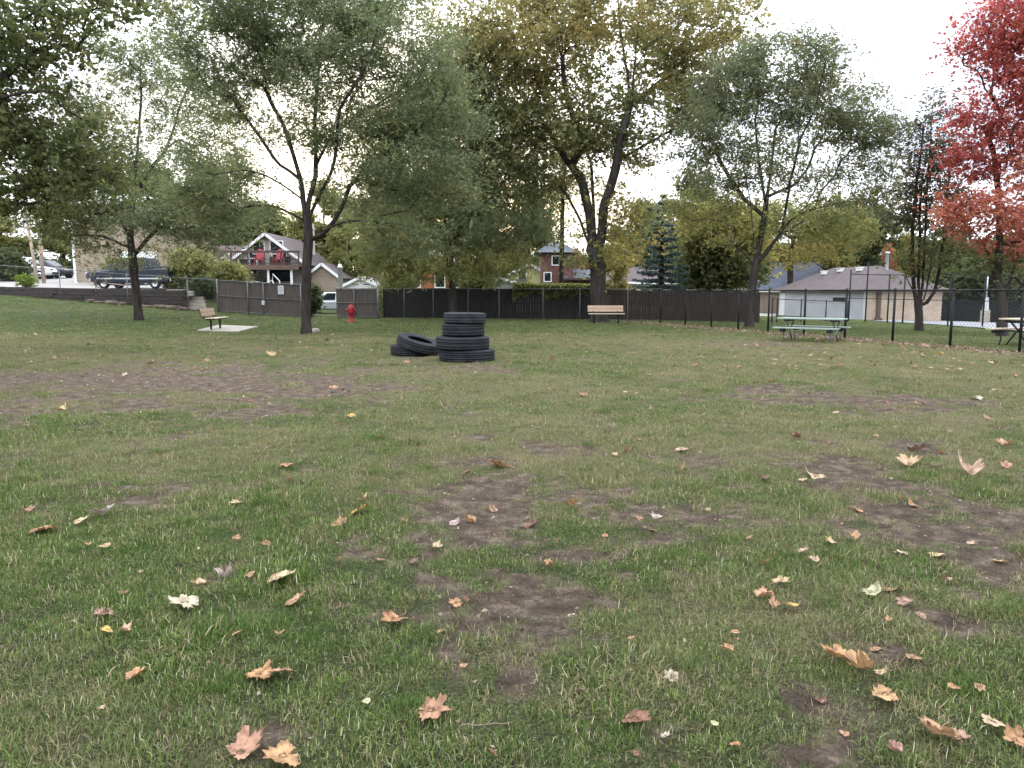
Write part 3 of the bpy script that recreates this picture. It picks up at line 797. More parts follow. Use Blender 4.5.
BIG = [  # px, py, width px, colour, label
(279, 585, 36, 'C', 'large pale cream fallen leaf lying flat just above a smaller tan leaf'),
(294, 606, 25, 'T', 'tan leaf on bare soil just below the large pale cream leaf'),
(203, 584, 26, 'C', 'cream leaf with torn edge, one of a touching pair in the green grass'),
(226, 579, 22, 'W', 'whitish leaf, the lighter one of a touching pair in the green grass'),
(186, 609, 32, 'W', 'grey white crumpled leaf lying below the touching cream pair'),
(106, 621, 24, 'P', 'narrow pinkish curled leaf above a small yellow tan leaf'),
(108, 637, 14, 'Y', 'small yellow tan leaf below the narrow pinkish curled leaf'),
(125, 597, 14, 'B', 'small brown folded leaf standing in dark green grass'),
(134, 684, 23, 'O', 'lone orange tan leaf in the lush grass of the near corner'),
(258, 681, 30, 'O', 'big orange tan curled leaf, half of the widest leaf pair in near grass'),
(283, 676, 30, 'T', 'big ruffled tan leaf joined to the orange tan half of the widest pair'),
(240, 758, 34, 'P', 'broken pinkish tan leaf at the near edge of the lawn'),
(284, 766, 40, 'O', 'rolled orange tan leaf with upright edge beside broken pinkish leaf'),
(106, 553, 14, 'C', 'small cream leaf above the row of curled leaves'),
(234, 545, 12, 'P', 'small pink leaf on the bare spot with another pink one close by'),
(268, 547, 11, 'P', 'tiny pale pink leaf at the edge of the bare spot'),
(251, 582, 14, 'P', 'small dull pink leaf between cream pair and large pale cream leaf'),
(287, 467, 21, 'O', 'orange brown curled leaf alone in the middle grass, dark underneath'),
(290, 482, 11, 'P', 'small pink tan leaf just below the orange brown curled leaf'),
(305, 486, 12, 'B', 'small brown leaf beside a pink tan one in the grass'),
(357, 516, 27, 'Y', 'upright cream and yellow leaf catching light, tallest in the middle grass'),
(335, 527, 20, 'O', 'rusty tan leaf next to the upright yellow cream leaf'),
(360, 504, 14, 'C', 'small cream scrap behind the upright yellow leaf'),
(100, 518, 25, 'W', 'pointed white cream leaf, highest of three near one another'),
(82, 525, 22, 'C', 'flat cream leaf in the middle of a trio of pale leaves'),
(45, 532, 28, 'T', 'tan lobed leaf at the end of a trio of pale leaves'),
(27, 514, 16, 'P', 'dull pinkish grey leaf above the trio of pale leaves'),
(60, 411, 15, 'C', 'pale leaf on the grass below the wide worn soil band'),
(332, 388, 13, 'O', 'bright orange leaf lying on the worn soil short of the tyres'),
(350, 418, 12, 'Y', 'yellow leaf in dull grass below the bright orange leaf'),
(125, 376, 9, 'W', 'small white leaf on the wide worn soil band'),
(272, 357, 14, 'C', 'pale flat leaf between the bench pad and the tyre pile'),
(497, 467, 29, 'O', 'orange tan leaf with cream edge at the top of the middle bare patch'),
(465, 475, 14, 'B', 'dark brown leaf beside the orange tan one on the middle bare patch'),
(435, 551, 13, 'C', 'small cream folded leaf below the middle bare patch'),
(472, 522, 16, 'O', 'small orange leaf on the soil of the middle bare patch'),
(494, 509, 12, 'P', 'small pink scrap on the soil of the middle bare patch'),
(682, 451, 18, 'C', 'cream orange leaf standing alone in the middle distance'),
(681, 474, 14, 'C', 'cream leaf tipped on edge below another cream orange leaf'),
(817, 475, 28, 'C', 'large ragged cream leaf on dark soil patch'),
(910, 467, 28, 'C', 'large cream leaf lying beside a reddish one on the soil'),
(935, 469, 15, 'R', 'reddish tan leaf touching the large cream leaf'),
(915, 450, 20, 'B', 'dark red brown leaf above the large cream leaf'),
(970, 477, 27, 'C', 'long cream leaf tilted on its side near the lawn edge'),
(1007, 447, 20, 'O', 'orange leaf at the side of the lawn above a tan scrap'),
(1008, 468, 14, 'T', 'tan scrap leaf below the orange leaf at the lawn side'),
(921, 405, 14, 'T', 'tan cupped leaf standing up by the far bare strip'),
(879, 394, 10, 'R', 'red orange leaf on the far bare strip'),
(990, 421, 13, 'P', 'pinkish leaf in the grass nearest the black fence end'),
(977, 400, 14, 'W', 'white leaf with dark hollow in the grass toward the fence'),
(798, 439, 12, 'R', 'small red orange leaf in green grass below the far bare strip'),
(529, 526, 22, 'R', 'red orange crumpled leaf, reddest one near the middle bare patch'),
(569, 511, 16, 'T', 'tan leaf with curled rim beyond the red orange one'),
(657, 517, 14, 'W', 'white crumpled leaf like a paper ball'),
(649, 531, 19, 'C', 'cream flat leaf just below the white crumpled leaf'),
(640, 518, 10, 'O', 'small rusty scrap beside the white crumpled leaf'),
(762, 482, 14, 'B', 'brown folded leaf short of the large ragged cream leaf'),
(857, 510, 17, 'T', 'tan leaf with dark shadowed rim on the wide bare ground'),
(852, 543, 16, 'T', 'curled tan leaf, partner of an equal one on wide bare ground'),
(832, 548, 15, 'C', 'pale leaf beside the curled tan one on wide bare ground'),
(970, 542, 12, 'C', 'small cream leaf on the barest soil by the side'),
(998, 560, 18, 'C', 'cream leaf on grass below the barest soil'),
(902, 556, 17, 'C', 'cream leaf between the bare ground and a tan upright leaf'),
(612, 432, 13, 'W', 'white leaf in the thin grass beyond the cream orange leaf'),
(584, 397, 12, 'O', 'small rusty leaf in the far thin grass'),
(381, 564, 17, 'P', 'pinkish white leaf with dark curled edge above the near bare patch'),
(413, 565, 14, 'B', 'brown folded leaf at the top of the near bare patch'),
(457, 605, 18, 'T', 'square tan leaf on the near bare patch'),
(466, 599, 12, 'R', 'red brown scrap behind the square tan leaf'),
(395, 624, 29, 'O', 'orange and tan leaf in grass below the near bare patch'),
(574, 619, 14, 'W', 'grey white leaf standing alone in near grass'),
(551, 567, 13, 'O', 'small orange leaf beyond the grey white lone leaf'),
(430, 719, 38, 'O', 'bright orange curled leaf with cream lobes in the near grass'),
(634, 727, 34, 'R', 'red brown long crumpled leaf in the near grass'),
(665, 740, 14, 'W', 'pinkish white chip beside the red brown crumpled leaf'),
(672, 679, 20, 'W', 'white grey curled leaf with dark hollow in near grass'),
(580, 695, 13, 'B', 'brown small leaf sunk in near grass'),
(493, 763, 11, 'R', 'dark red leaf tip at the near edge of the lawn'),
(637, 763, 9, 'R', 'bright red scrap at the near edge of the lawn'),
(367, 710, 12, 'G', 'grey green small leaf in the near grass'),
(761, 604, 23, 'O', 'orange tan leaf at the head of a clump of three'),
(774, 615, 18, 'T', 'tan yellow leaf in the middle of a clump of three'),
(791, 614, 20, 'Y', 'yellow tan folded leaf at the tail of a clump of three'),
(779, 589, 22, 'C', 'cream tan leaf lying above the clump of three'),
(893, 591, 21, 'T', 'bright tan leaf with a point standing over dark soil'),
(869, 599, 22, 'G', 'pale green cream leaf beside the bright tan pointed one'),
(905, 607, 18, 'P', 'dull pink leaf half buried below the bright tan pointed one'),
(922, 618, 13, 'P', 'pale pink rounded leaf, lowest of the pink ones'),
(948, 581, 13, 'P', 'rose pink rounded leaf apart from the others'),
(888, 629, 10, 'O', 'small bright orange leaf on green grass'),
(842, 664, 32, 'O', 'large orange tan leaf with split cream edge over bare soil'),
(866, 674, 30, 'T', 'large tan ruffled leaf overlapping the split orange one'),
(913, 661, 21, 'T', 'tan upright folded leaf beyond the star shaped one'),
(885, 701, 28, 'T', 'clean tan star shaped leaf lying flat'),
(938, 739, 34, 'T', 'wide tan leaf raised on its edge near the corner'),
(958, 745, 22, 'P', 'pinkish tan curled leaf touching the wide raised one'),
(1014, 745, 26, 'T', 'tan leaf cut by the near corner of the lawn'),
(735, 752, 13, 'O', 'small orange tan leaf standing in near grass'),
(714, 731, 11, 'G', 'pale green oval leaf standing in near grass'),
(980, 691, 14, 'T', 'tan crumpled leaf alone in the grass near the corner'),
(819, 700, 16, 'R', 'red brown leaf on the bare soil by the large split leaf'),
(897, 760, 18, 'P', 'grey pink crumpled leaf at the near edge by the wide raised leaf'),
(829, 547, 11, 'C', 'tiny cream chip on wide bare ground'),
]
def make_fallen():
    g = np.random.default_rng(78)
    used = []
    for px, py, w, c, lab in BIG:
        p = G(px, py); dist = math.hypot(p.y, CAMH)
        size = w * dist / F * (1.12 if w > 24 else 1.0)
        mi = int(g.integers(12, 15)) if c in 'G' or 'oval' in lab or 'rounded' in lab else int(g.integers(0, 12))
        put_leaf(p.x, p.y, size, c, lab, 'fallen leaves on the lawn', g, mi, tilt=.22 if ('upright' in lab or 'edge' in lab or 'standing' in lab) else .13)
        used.append((px, py))
    # the many smaller ones
    zones = [('in the thin grass short of the tyre pile', lambda px, py: py > 372, 70), ('in the far grass level with the tyres and benches', lambda px, py: py <= 372 and px < 700, 40),
             ('scattered along the foot of the black fence', lambda px, py: py <= 372 and px >= 700, 82)]
    nm = dict(C='small cream', T='small tan', O='small orange', P='small pinkish', W='small white', Y='small yellow')
    for zt, ok, n in zones:
        k = 0
        while k < n:
            if 'fence' in zt: px, py = g.uniform(700, 1030), g.uniform(330, 372)
            elif 'far' in zt: px, py = g.uniform(10, 700), g.uniform(326, 372)
            else: px, py = g.uniform(5, 1019), 372 + 390 * g.uniform(0, 1) ** 1.7
            if 'short' in zt and g.uniform() > .35 + .65 * (px > 520): continue
            if any(abs(px - a) < 12 and abs(py - b) < 9 for a, b in used[:len(BIG)]) or any(abs(px - a) < 4 and abs(py - b) < 2 for a, b in used): continue
            p = G(px, py)
            if 'fence' in zt and fence_dist(p.x, p.y) > .1: continue
            c = str(g.choice(list('CTOPWY'), p=[.34, .40, .12, .08, .05, .01]))
            size = g.uniform(.045, .10) if 'short' in zt else g.uniform(.08, .17)
            put_leaf(p.x, p.y, size, c, nm[c] + ' fallen leaf ' + zt, 'fallen leaves on the lawn', g)
            used.append((px, py)); k += 1
    # crumbs of leaf and straw nobody could count
    x, y = scatter_pts(1.6, 40, .30, 8, 1.5)
    d = dirt_at(x, y); keep = g.uniform(0, 1, len(x)) < .12 + .75 * d
    keep &= keep_off(x, y) & (fence_dist(x, y) < .8)
    x, y, d = x[keep], y[keep], d[keep]
    # thick drift along the fence
    t = g.uniform(0, 1, 2600); off = g.normal(-.45, .5, 2600)
    fx = FA.x + (FB.x - FA.x) * t - FDIR.y * off * -1 * -1; fy = FA.y + (FB.y - FA.y) * t + FDIR.x * off
    x = np.concatenate([x, fx]); y = np.concatenate([y, fy]); d = np.concatenate([d, np.full(2600, .6)])
    n = len(x); z = T(x, y) + micro(x, y) + .004 + .02 * (1 - d)
    c = np.stack([x, y, z], -1)
    big = np.clip(y / 9, .75, 2.4)[:, None]
    v, f = leaf_quads(c, .030 * big, .020 * big, g, 0, .22)
    pal = [((.32, .23, .155), 3), ((.22, .145, .095), 3), ((.45, .36, .27), 2), ((.13, .09, .066), 4), ((.065, .046, .038), 2), ((.36, .17, .10), .8), ((.42, .32, .28), 1.2)]
    col = pick_cols(n, pal, g) * g.uniform(.75, 1.2, size=(n, 1))
    me = quick_mesh('leaf_litter', v, f, 'leaf', np.repeat(col, 4, axis=0))
    o = link(bpy.data.objects.new('leaf_litter', me)); tag(o, 'crumbled brown and tan leaf bits strewn over soil and grass', 'leaf litter', kind='stuff')
    # fallen twigs
    for (px, py, w, ang, lab) in [(486, 733, 50, .12, 'thin tan twig lying in the near grass by the orange leaf'), (889, 527, 24, .5, 'pale stick lying across the wide bare ground'),
                                  (177, 493, 16, -.7, 'short pale stem lying in green grass')]:
        p = G(px, py); L_ = w * math.hypot(p.y, CAMH) / F
        m = MB(); pts = [(-L_ / 2 + L_ * k / 6, math.sin(k * 1.3) * L_ * .02, .022 + math.sin(k * 2.1) * .004) for k in range(7)]
        m.tube(pts, [.0022, .0024, .0024, .0022, .002, .0018, .0012], 5)
        m.tube([pts[3], (pts[3][0] + L_ * .12, L_ * .09, .03)], [.0015, .001], 5)
        o = m.build('twig', 'log', loc=(p.x, p.y, p.z + .01), rz=ang); tag(o, lab, 'twig')
# ------------------------------------------------------------------ tyres
def tyre(name, label, Rr, W, m, loc, rot=(0, 0, 0), seed=0):
    prof = []
    half = [(.56, .30), (.555, .36), (.60, .42), (.70, .485), (.80, .50), (.90, .485), (.955, .455), (.985, .40)]
    out = [(r, z) for r, z in half]
    tread = [(1.0, .385), (1.0, .26), (.992, .256), (.992, .240), (1.0, .236), (1.0, .065), (.992, .061), (.992, .045), (1.0, .041)]
    right = out + tread
    prof = [(r * Rr, z * W) for r, z in right] + [(r * Rr, -z * W) for r, z in right[::-1]]
    inner = [(.58, -.27), (.66, -.38), (.78, -.43), (.90, -.40), (.94, -.2), (.945, 0), (.94, .2), (.90, .40), (.78, .43), (.66, .38), (.58, .27)]
    prof += [(r * Rr, z * W) for r, z in inner]
    k = 96; m_ = MB(); m_.lathe(prof, k, close=True)
    n = len(prof); vs = []
    sag = random.Random(seed)
    for i in range(n):
        r0, z0 = prof[i]
        for j in range(k):
            x, y, z = m_.v[i * k + j]
            t = abs(z0) / W
            if r0 > .93 * Rr and t > .24 and i < len(right) * 2 and (j % 4) in (0,):       # shoulder notches
                s = .975; x, y = x * s, y * s
            elif r0 > .99 * Rr and (j + (1 if z0 > 0 else 0)) % 6 == 0:
                x, y = x * .99, y * .99
            a = 2 * math.pi * j / k
            w = 1 + .006 * math.sin(2 * a + seed) + .004 * math.sin(3 * a + seed * 2)
            vs.append((x * w, y * w, z))
    m_.v = vs
    o = m_.build(name, m, loc=loc); o.rotation_euler = rot
    tag(o, label, 'tyre', 'old lorry tyres on the lawn'); return o

pb = G(465.5, 362.6)
by = pb.y + .52
def tx(px): return X(px, by)
r1, r2, r3, r4 = .595, .572, .455, .45
zz = Tz(tx(465), by) - .01
m_px = by / F
h1, h2, h3, h4 = .262, .282, .27, .232
tyre('truck_tyre', 'bottom tyre of the stack of four, widest and dusty black', r1, h1, 'rubber', (tx(466.5), by, zz + h1 / 2), (.0, .0, .3), 1)
tyre('truck_tyre', 'second tyre from the ground in the stack of four', r2, h2, 'rubber', (tx(462.2), by - .02, zz + h1 + h2 / 2 - .004), (.012, -.012, 1.1), 2)
tyre('truck_tyre', 'third tyre from the ground in the stack, narrower than the two below', r3, h3, 'rubber', (tx(463), by + .01, zz + h1 + h2 + h3 / 2 - .008), (-.01, .01, 2.0), 3)
tyre('truck_tyre', 'topmost tyre of the stack of four, rounded grey shoulder', r4, h4, 'rubber_worn', (tx(464.6), by, zz + h1 + h2 + h3 + h4 / 2 - .012), (.0, .014, .7), 4)
pl = G(409, 356.6); ly = pl.y + .50
lx = X(412, ly); lz = Tz(lx, ly)
tyre('truck_tyre', 'tyre lying flat on the grass beneath the leaning tyre', .52, .25, 'rubber', (lx, ly, lz + .12), (0, 0, .4), 5)
tilt = R(21)
nrm = Vector((.29, -.10, 1.0)).normalized()
q = Vector((0, 0, 1)).rotation_difference(nrm)
tyre('truck_tyre', 'tyre leaning tilted on the flat one with its dark hollow showing', .52, .245, 'rubber_worn', (X(418.5, ly - .1), ly - .12, lz + .270), q.to_euler(), 6)

# ------------------------------------------------------------------ benches
def make_bench(label, loc, rz, L_=1.75):
    t = thing('park_bench', label, 'bench', loc, rz, 'benches of the park')
    b = MB()
    for k, (z, y) in enumerate([(.60, .245), (.745, .275)]):
        b.box((0, y, z), (L_, .038, .135), Matrix.Rotation(-.16, 3, 'X'))
    b.build('backrest', 'wood_tan', t, bevel=.006)
    s = MB()
    for k in range(3): s.box((0, -.20 + k * .145, .455 - .008 * k), (L_, .135, .038))
    s.build('seat', 'wood_pale', t, bevel=.006)
    for sx in (-1, 1):
        x = sx * L_ * .34; m = MB()
        m.tube([(x, -.02, -.08), (x, -.02, .40)], .038, 10)
        m.tube([(x, -.27, .425), (x, -.1, .418), (x, .12, .41), (x, .19, .44), (x, .225, .52), (x, .30, .80)], [.02, .024, .026, .025, .022, .018], 8)
        m.build('leg', 'black_metal', t)
    for sx in (-1, 1):
        a = MB(); x = sx * (L_ / 2 + .018)
        a.tube([(x, -.25, .44), (x, .1, .435), (x, .19, .47), (x, .24, .56), (x, .315, .83)], .014, 6)
        a.build('end_frame', 'black_metal', t)
    return t
bn = Vector((-11.2, 29.0, 0)); n1 = G(209.5, 331); n2 = G(220.8, 328.6); bn = (n1 + n2) / 2
make_bench('tan plank bench on black pedestal legs set on a concrete pad', (bn.x, bn.y, Tz(bn.x, bn.y)), R(95.5), 1.75)
p = G(606, 323.8)
make_bench('tan plank bench standing before the dark fence under the big tree', (p.x, p.y, Tz(p.x, p.y)), R(1), 1.6)
# pad
poly = [G(197.5, 330.8), G(219, 325.6), G(258, 327.2), G(238, 332.2)]
bm = bmesh.new(); top = [bm.verts.new((q.x, q.y, q.z + .035)) for q in poly]; bot = [bm.verts.new((q.x, q.y, q.z - .1)) for q in poly]
bm.faces.new(top)
for i in range(4): bm.faces.new((top[i], bot[i], bot[(i + 1) % 4], top[(i + 1) % 4]))
bmesh.ops.recalc_face_normals(bm, faces=bm.faces)
me = bpy.data.meshes.new('concrete_pad'); bm.to_mesh(me); bm.free(); me.materials.append(M['concrete'])
tag(link(bpy.data.objects.new('concrete_pad', me)), 'pale concrete slab in the grass beside the tan bench', 'concrete pad', kind='structure')
for i in range(14):
    for j in range(6):
        a = poly[0].lerp(poly[3], i / 13); b_ = poly[1].lerp(poly[2], i / 13); c = a.lerp(b_, j / 5); PAD.append((c.x, c.y, .32))

# ------------------------------------------------------------------ picnic tables
def make_table(label, loc, rz, top='table_green', fr='galv', L_=1.83):
    t = thing('picnic_table', label, 'picnic table', loc, rz, 'picnic tables')
    m = MB()
    for k in range(5): m.box((0, -.30 + .15 * k, .74), (L_, .143, .04))
    m.build('tabletop', top, t, bevel=.005)
    for s in (-1, 1):
        m = MB()
        for k in range(2): m.box((0, s * (.64 + .145 * k - .07), .45), (L_, .138, .04))
        m.build('bench_seat', top, t, bevel=.005)
    for sx in (-1, 1):
        x = sx * L_ * .36; m = MB()
        m.box((x, 0, .685), (.10, .74, .065), mi=1)
        m.tube([(x, -.30, .69), (x, .02, .40), (x, .33, .0)], .023, 8)
        m.tube([(x + .05, .30, .69), (x + .05, -.02, .40), (x + .05, -.33, .0)], .023, 8)
        m.tube([(x + .02, -.72, .415), (x + .02, .72, .415)], .021, 8)
        for s in (-1, 1):
            m.box((x + .02, s * .64, .375), (.10, .31, .10), mi=1)
            m.tube([(x + .02, s * .62, .41), (x + .02, s * .50, .2), (x + .02, s * .56, 0.01)], .02, 8)
        m.tube([(x, 0, .69), (x - sx * .45, 0, .71)], .015, 6)
        m.build('leg_frame', [fr, 'black_metal'], t)
    return t
p = G(811, 341.2)
tb = make_table('pale green picnic table with metal legs standing inside the black fence', (p.x, p.y, Tz(p.x, p.y)), R(-37))
tb.scale = (1, 1, .90)
make_table('picnic table behind the black fence near the red maple, mostly out of view', (14.25, 20.9, Tz(14.25, 20.9) - .0), R(14), top='wood_pale', fr='black_metal')

# ------------------------------------------------------------------ hydrant
p = G(351.5, 322.3)
t = thing('fire_hydrant', 'red fire hydrant in the grass before the grey wooden gate', 'fire hydrant', p)
m = MB(); m.lathe([(.0, -.05), (.16, -.05), (.16, .03), (.12, .05), (.115, .42), (.15, .44), (.15, .49), (.125, .50), (.125, .58), (.165, .60), (.165, .64), (0, .64)], 20); m.build('body', 'red_paint', t)
m = MB(); m.lathe([(.15, .641), (.145, .70), (.11, .77), (.05, .81), (.035, .815), (.035, .87), (0, .87)], 20); m.build('bonnet', 'red_paint', t)
for a in (0, math.pi, math.pi / 2 * 3):
    m = MB(); d = Vector((math.cos(a), math.sin(a), 0)); r_ = .055 if a < 4 else .075
    c = Vector((0, 0, .54)); m.tube([c + d * .1, c + d * .19], r_, 12); m.tube([c + d * .19, c + d * .225], r_ * 1.25, 8, smooth=False); m.build('nozzle_cap', 'red_paint', t)
for k in range(8):
    m = MB(); m.tube([(.145 * math.cos(k * .785), .145 * math.sin(k * .785), .02), (.145 * math.cos(k * .785), .145 * math.sin(k * .785), .05)], .014, 6)
    m.build('flange_bolt', 'red_paint', t)
# stone beside the big forked tree
p = G(315, 332.6)
bm = bmesh.new(); bmesh.ops.create_icosphere(bm, subdivisions=3, radius=.17)
for v in bm.verts:
    n = fbm(np.array(v.co.x + 3), np.array(v.co.y + v.co.z * 2), .2, 5); v.co *= .75 + .5 * float(n); v.co.z *= .62
me = bpy.data.meshes.new('stone'); bm.to_mesh(me); bm.free(); me.materials.append(M['concrete'])
tag(link(bpy.data.objects.new('stone', me)), 'small tan stone at the foot of the forked tree', 'stone').location = (p.x, p.y, p.z + .05)

# ------------------------------------------------------------------ fences
def wires(m, p, q, h0, h1, sp=.075, r=.0022, z0=.03):
    """crossing diagonal wires between two posts"""
    p, q = Vector(p), Vector(q); L_ = (Vector((q.x, q.y)) - Vector((p.x, p.y))).length
    d = (q - p) / L_; H = h1 - h0
    nr = Vector((-d.y, d.x, 0))
    def at(s, h, off): return p + d * s + Vector((0, 0, h0 + h)) + nr * off
    for sg in (1, -1):
        c = -H
        while c < L_:
            s0, t0, s1, t1 = c, 0, c + H, H
            if s0 < 0: t0 -= s0; s0 = 0
            if s1 > L_: t1 -= s1 - L_; s1 = L_
            if t1 - t0 > .02:
                a = at(s0, t0, sg * r) if sg > 0 else at(s0, H - t0, sg * r)
                b = at(s1, t1, sg * r) if sg > 0 else at(s1, H - t1, sg * r)
                m.tube([a, b], r, 3, cap=False, smooth=False)
            c += sp * 1.414
def chain_fence(name, label, posts, H, pm, wm, top=True, rp=.030, rr=.021, mid=(), sp=.075, r=.0022, bottom=False, group=None):
    """posts: (x, y[, height])"""
    pts = [Vector((q[0], q[1], Tz(q[0], q[1]))) for q in posts]
    t = thing(name, label, 'fence', pts[0], group=group)
    o = pts[0]
    hs = [q[2] if len(q) > 2 else H for q in posts]
    for p, h in zip(pts, hs):
        m = MB(); m.tube([p - o - Vector((0, 0, .1)), p - o + Vector((0, 0, h))], rp, 10); m.lathe([(rp * 1.25, -.02), (rp * 1.2, .03), (rp * .6, .06), (0, .065)], 10, c=p - o + Vector((0, 0, h)))
        m.build('post', pm, t)
    if top:
        m = MB()
        for a, b in zip(pts, pts[1:]): m.tube([a - o + Vector((0, 0, H)), b - o + Vector((0, 0, H))], rr, 8)
        m.build('top_rail', pm, t)
    for hh in mid:
        m = MB()
        for a, b in zip(pts, pts[1:]): m.tube([a - o + Vector((0, 0, hh)), b - o + Vector((0, 0, hh))], rr * .8, 8)
        m.build('middle_rail', pm, t)
    m = MB()
    for a, b in zip(pts, pts[1:]): wires(m, a - o, b - o, .04, H, sp, r)
    m.build('wire_mesh', wm, t)
    return t
M['wire_black'] = mat('wire_black', (.02, .021, .023), (.03, .03, .032), 20, .5)
M['wire_galv'] = mat('wire_galv', (.12, .125, .13), (.09, .095, .10), 20, .6, metal=.3)

NP = 10
fl = (FC - FA); fl.z = 0
pp = []
for px in (660, 685, 711, 738, 768, 804, 845, 893, 951, 1021):
    # meeting of the sight line with the fence line
    r_ = ray(px, 330); k = r_.x / r_.y
    # FA + s*FDIR : x = k*y
    s = (k * FA.y - FA.x) / (FDIR.x - k * FDIR.y); pp.append((FA.x + FDIR.x * s, FA.y + FDIR.y * s))
e = pp[-1]; pp += [(e[0] + FDIR.x * 2.6, e[1] + FDIR.y * 2.6), (e[0] + FDIR.x * 5.2, e[1] + FDIR.y * 5.2)]
chain_fence('chain_link_fence', 'black chain link fence with round posts running past the picnic table', pp, 1.5, 'black_metal', 'wire_black', rp=.036, rr=.024, r=.0024)

# galvanised fence in front of the retaining wall
def wall_pt(px, off):
    r_ = ray(px, 300); k = r_.x / r_.y
    ox, oy = WA[0] - WN[0] * off, WA[1] - WN[1] * off; dx, dy = WB[0] - WA[0], WB[1] - WA[1]
    s = (k * oy - ox) / (dx - k * dy); return (ox + dx * s, oy + dy * s)
gp = [wall_pt(px, .45) for px in (-70, -5, 61, 128, 188)]
chain_fence('chain_link_fence', 'tall galvanised chain link fence in front of the dark retaining wall', gp, 1.8, 'galv', 'wire_galv', rp=.026, rr=.018, sp=.10, r=.0014)
FL = gp[-1]
def fp(px, d): return (X(px, d), d)
g2 = [FL, fp(217, 43.4)]
chain_fence('chain_link_fence', 'short galvanised chain link run by the stone steps and dark bush', g2, 1.8, 'galv', 'wire_galv', rp=.024, rr=.018, sp=.10, r=.0014)
g3 = [fp(378, 40.6), fp(404, 40.2), fp(433, 39.8), fp(468, 39.3), fp(499, 38.7), fp(543, 38.0), fp(580, 37.4), fp(628, 36.8), pp[0]]
chain_fence('chain_link_fence', 'galvanised chain link fence standing close before the dark wooden fence', g3, 1.56, 'galv', 'wire_galv', rp=.018, rr=.011, sp=.11, r=.0012)

def board_fence(m, a, b, h, bw=.14, gap=.006, th=.022, seed=0, jit=.015, lift=.03):
    a, b = Vector((*a, Tz(*a))), Vector((*b, Tz(*b))); L_ = Vector((b.x - a.x, b.y - a.y)).length
    d = (b - a) / L_; g = random.Random(seed); n = int(L_ / bw); ang = math.atan2(d.y, d.x)
    rot = Matrix.Rotation(ang, 3, 'Z')
    for i in range(n):
        c = a + d * ((i + .5) * L_ / n); hh = h + g.uniform(-jit, jit)
        nr = Vector((-d.y, d.x, 0)) * g.uniform(-.003, .003)
        m.box(c + nr + Vector((0, 0, lift + hh / 2)), (L_ / n - gap, th, hh), rot @ Matrix.Rotation(g.uniform(-.004, .004), 3, 'Y'))
def wood_fence(label, a, b, h, mt, seed, every=2.4, cap=False, name='wooden_fence'):
    t = thing(name, label, 'fence', (0, 0, 0), group=None)
    m = MB(); board_fence(m, a, b, h, seed=seed); m.build('board_panel', mt, t)
    a3, b3 = Vector((*a, Tz(*a))), Vector((*b, Tz(*b))); L_ = (b3 - a3).length; d = (b3 - a3) / L_; nr = Vector((-d.y, d.x, 0)).normalized()
    if nr.y < 0: nr = -nr
    m = MB()
    for z in (.3, h * .55, h - .2): m.bar(a3 + nr * .035 + Vector((0, 0, z)), b3 + nr * .035 + Vector((0, 0, z)), .04, .09)
    m.build('rail', mt, t)
    n = max(1, int(L_ / every))
    for k in range(n + 1):
        c = a3 + d * (L_ * k / n) + nr * .105; m = MB(); m.box(c + Vector((0, 0, h / 2)), (.09, .09, h + .06)); m.build('post', mt, t)
    return t
wood_fence('dark weathered board fence behind the tyres, closest to the hydrant', fp(383, 41.6), fp(514, 39.9), 1.55, 'fence_dark', 3)
wood_fence('dark board fence overhung by a long clipped ivy hedge', fp(514.5, 39.9), fp(594, 39.3), 1.50, 'fence_dark', 4)
wood_fence('brown board fence behind the big tree bench reaching to the black fence', fp(597, 39.45), fp(760, 39.0), 1.50, 'fence_brown', 5)

def panel_gate(name, label, pxs, d0, d1, h, posts, latch=None, cat='gate', sign=None):
    a, b = fp(pxs[0], d0), fp(pxs[1], d1)
    t = thing(name, label, cat, (0, 0, 0))
    m = MB(); board_fence(m, a, b, h - .06, bw=.10, gap=.004, seed=int(pxs[0])); m.build('board_panel', 'fence_grey', t)
    a3, b3 = Vector((*a, Tz(*a))), Vector((*b, Tz(*b)))
    f = Vector((0, -.045, 0)); m = MB()
    for z in (.08, h * .52, h): m.tube([a3 + f + Vector((0, 0, z)), b3 + f + Vector((0, 0, z))], .02, 8)
    m.build('metal_frame', 'galv', t)
    for px in posts:
        u = (px - pxs[0]) / (pxs[1] - pxs[0]); c = a3.lerp(b3, u) + Vector((0, -.1, 0)); m = MB(); m.tube([c - Vector((0, 0, .1)), c + Vector((0, 0, h + .05))], .028, 10); m.build('post', 'galv', t)
    if latch:
        u = (latch - pxs[0]) / (pxs[1] - pxs[0]); c = a3.lerp(b3, u) + Vector((0, -.16, h * .38)); m = MB(); m.box(c, (.14, .05, .24)); m.tube([c + Vector((-.1, -.03, .03)), c + Vector((.12, -.03, .03))], .012, 6); m.build('latch', 'sign', t, bevel=.01)
    return t, a3, b3
gt, a3, b3 = panel_gate('wooden_gate', 'wide grey board double gate with metal frame and pale latch', (217.5, 301), 43.4, 42.6, 1.78, (218, 248.5, 264, 301), 264)
c = a3.lerp(b3, (281.5 - 217.5) / (301 - 217.5)) + Vector((0, -.085, 1.44))
t = thing('notice_sign', 'small pale notice sign fixed on the grey board double gate', 'sign', c)
m = MB(); m.box((0, 0, 0), (.32, .012, .46)); m.build('sign_plate', 'sign', t, bevel=.004)
m = MB()
for k, w in enumerate((.2, .24, .22, .14)): m.box((0, -.0085, .13 - .085 * k), (w, .004, .022))
m.build('text_line', mat('sign_ink', (.25, .27, .3)), t)
panel_gate('wooden_gate', 'narrow grey board gate behind the red hydrant with pale end post', (336, 377.5), 41.6, 41.0, 1.58, (354.5, 377.5))

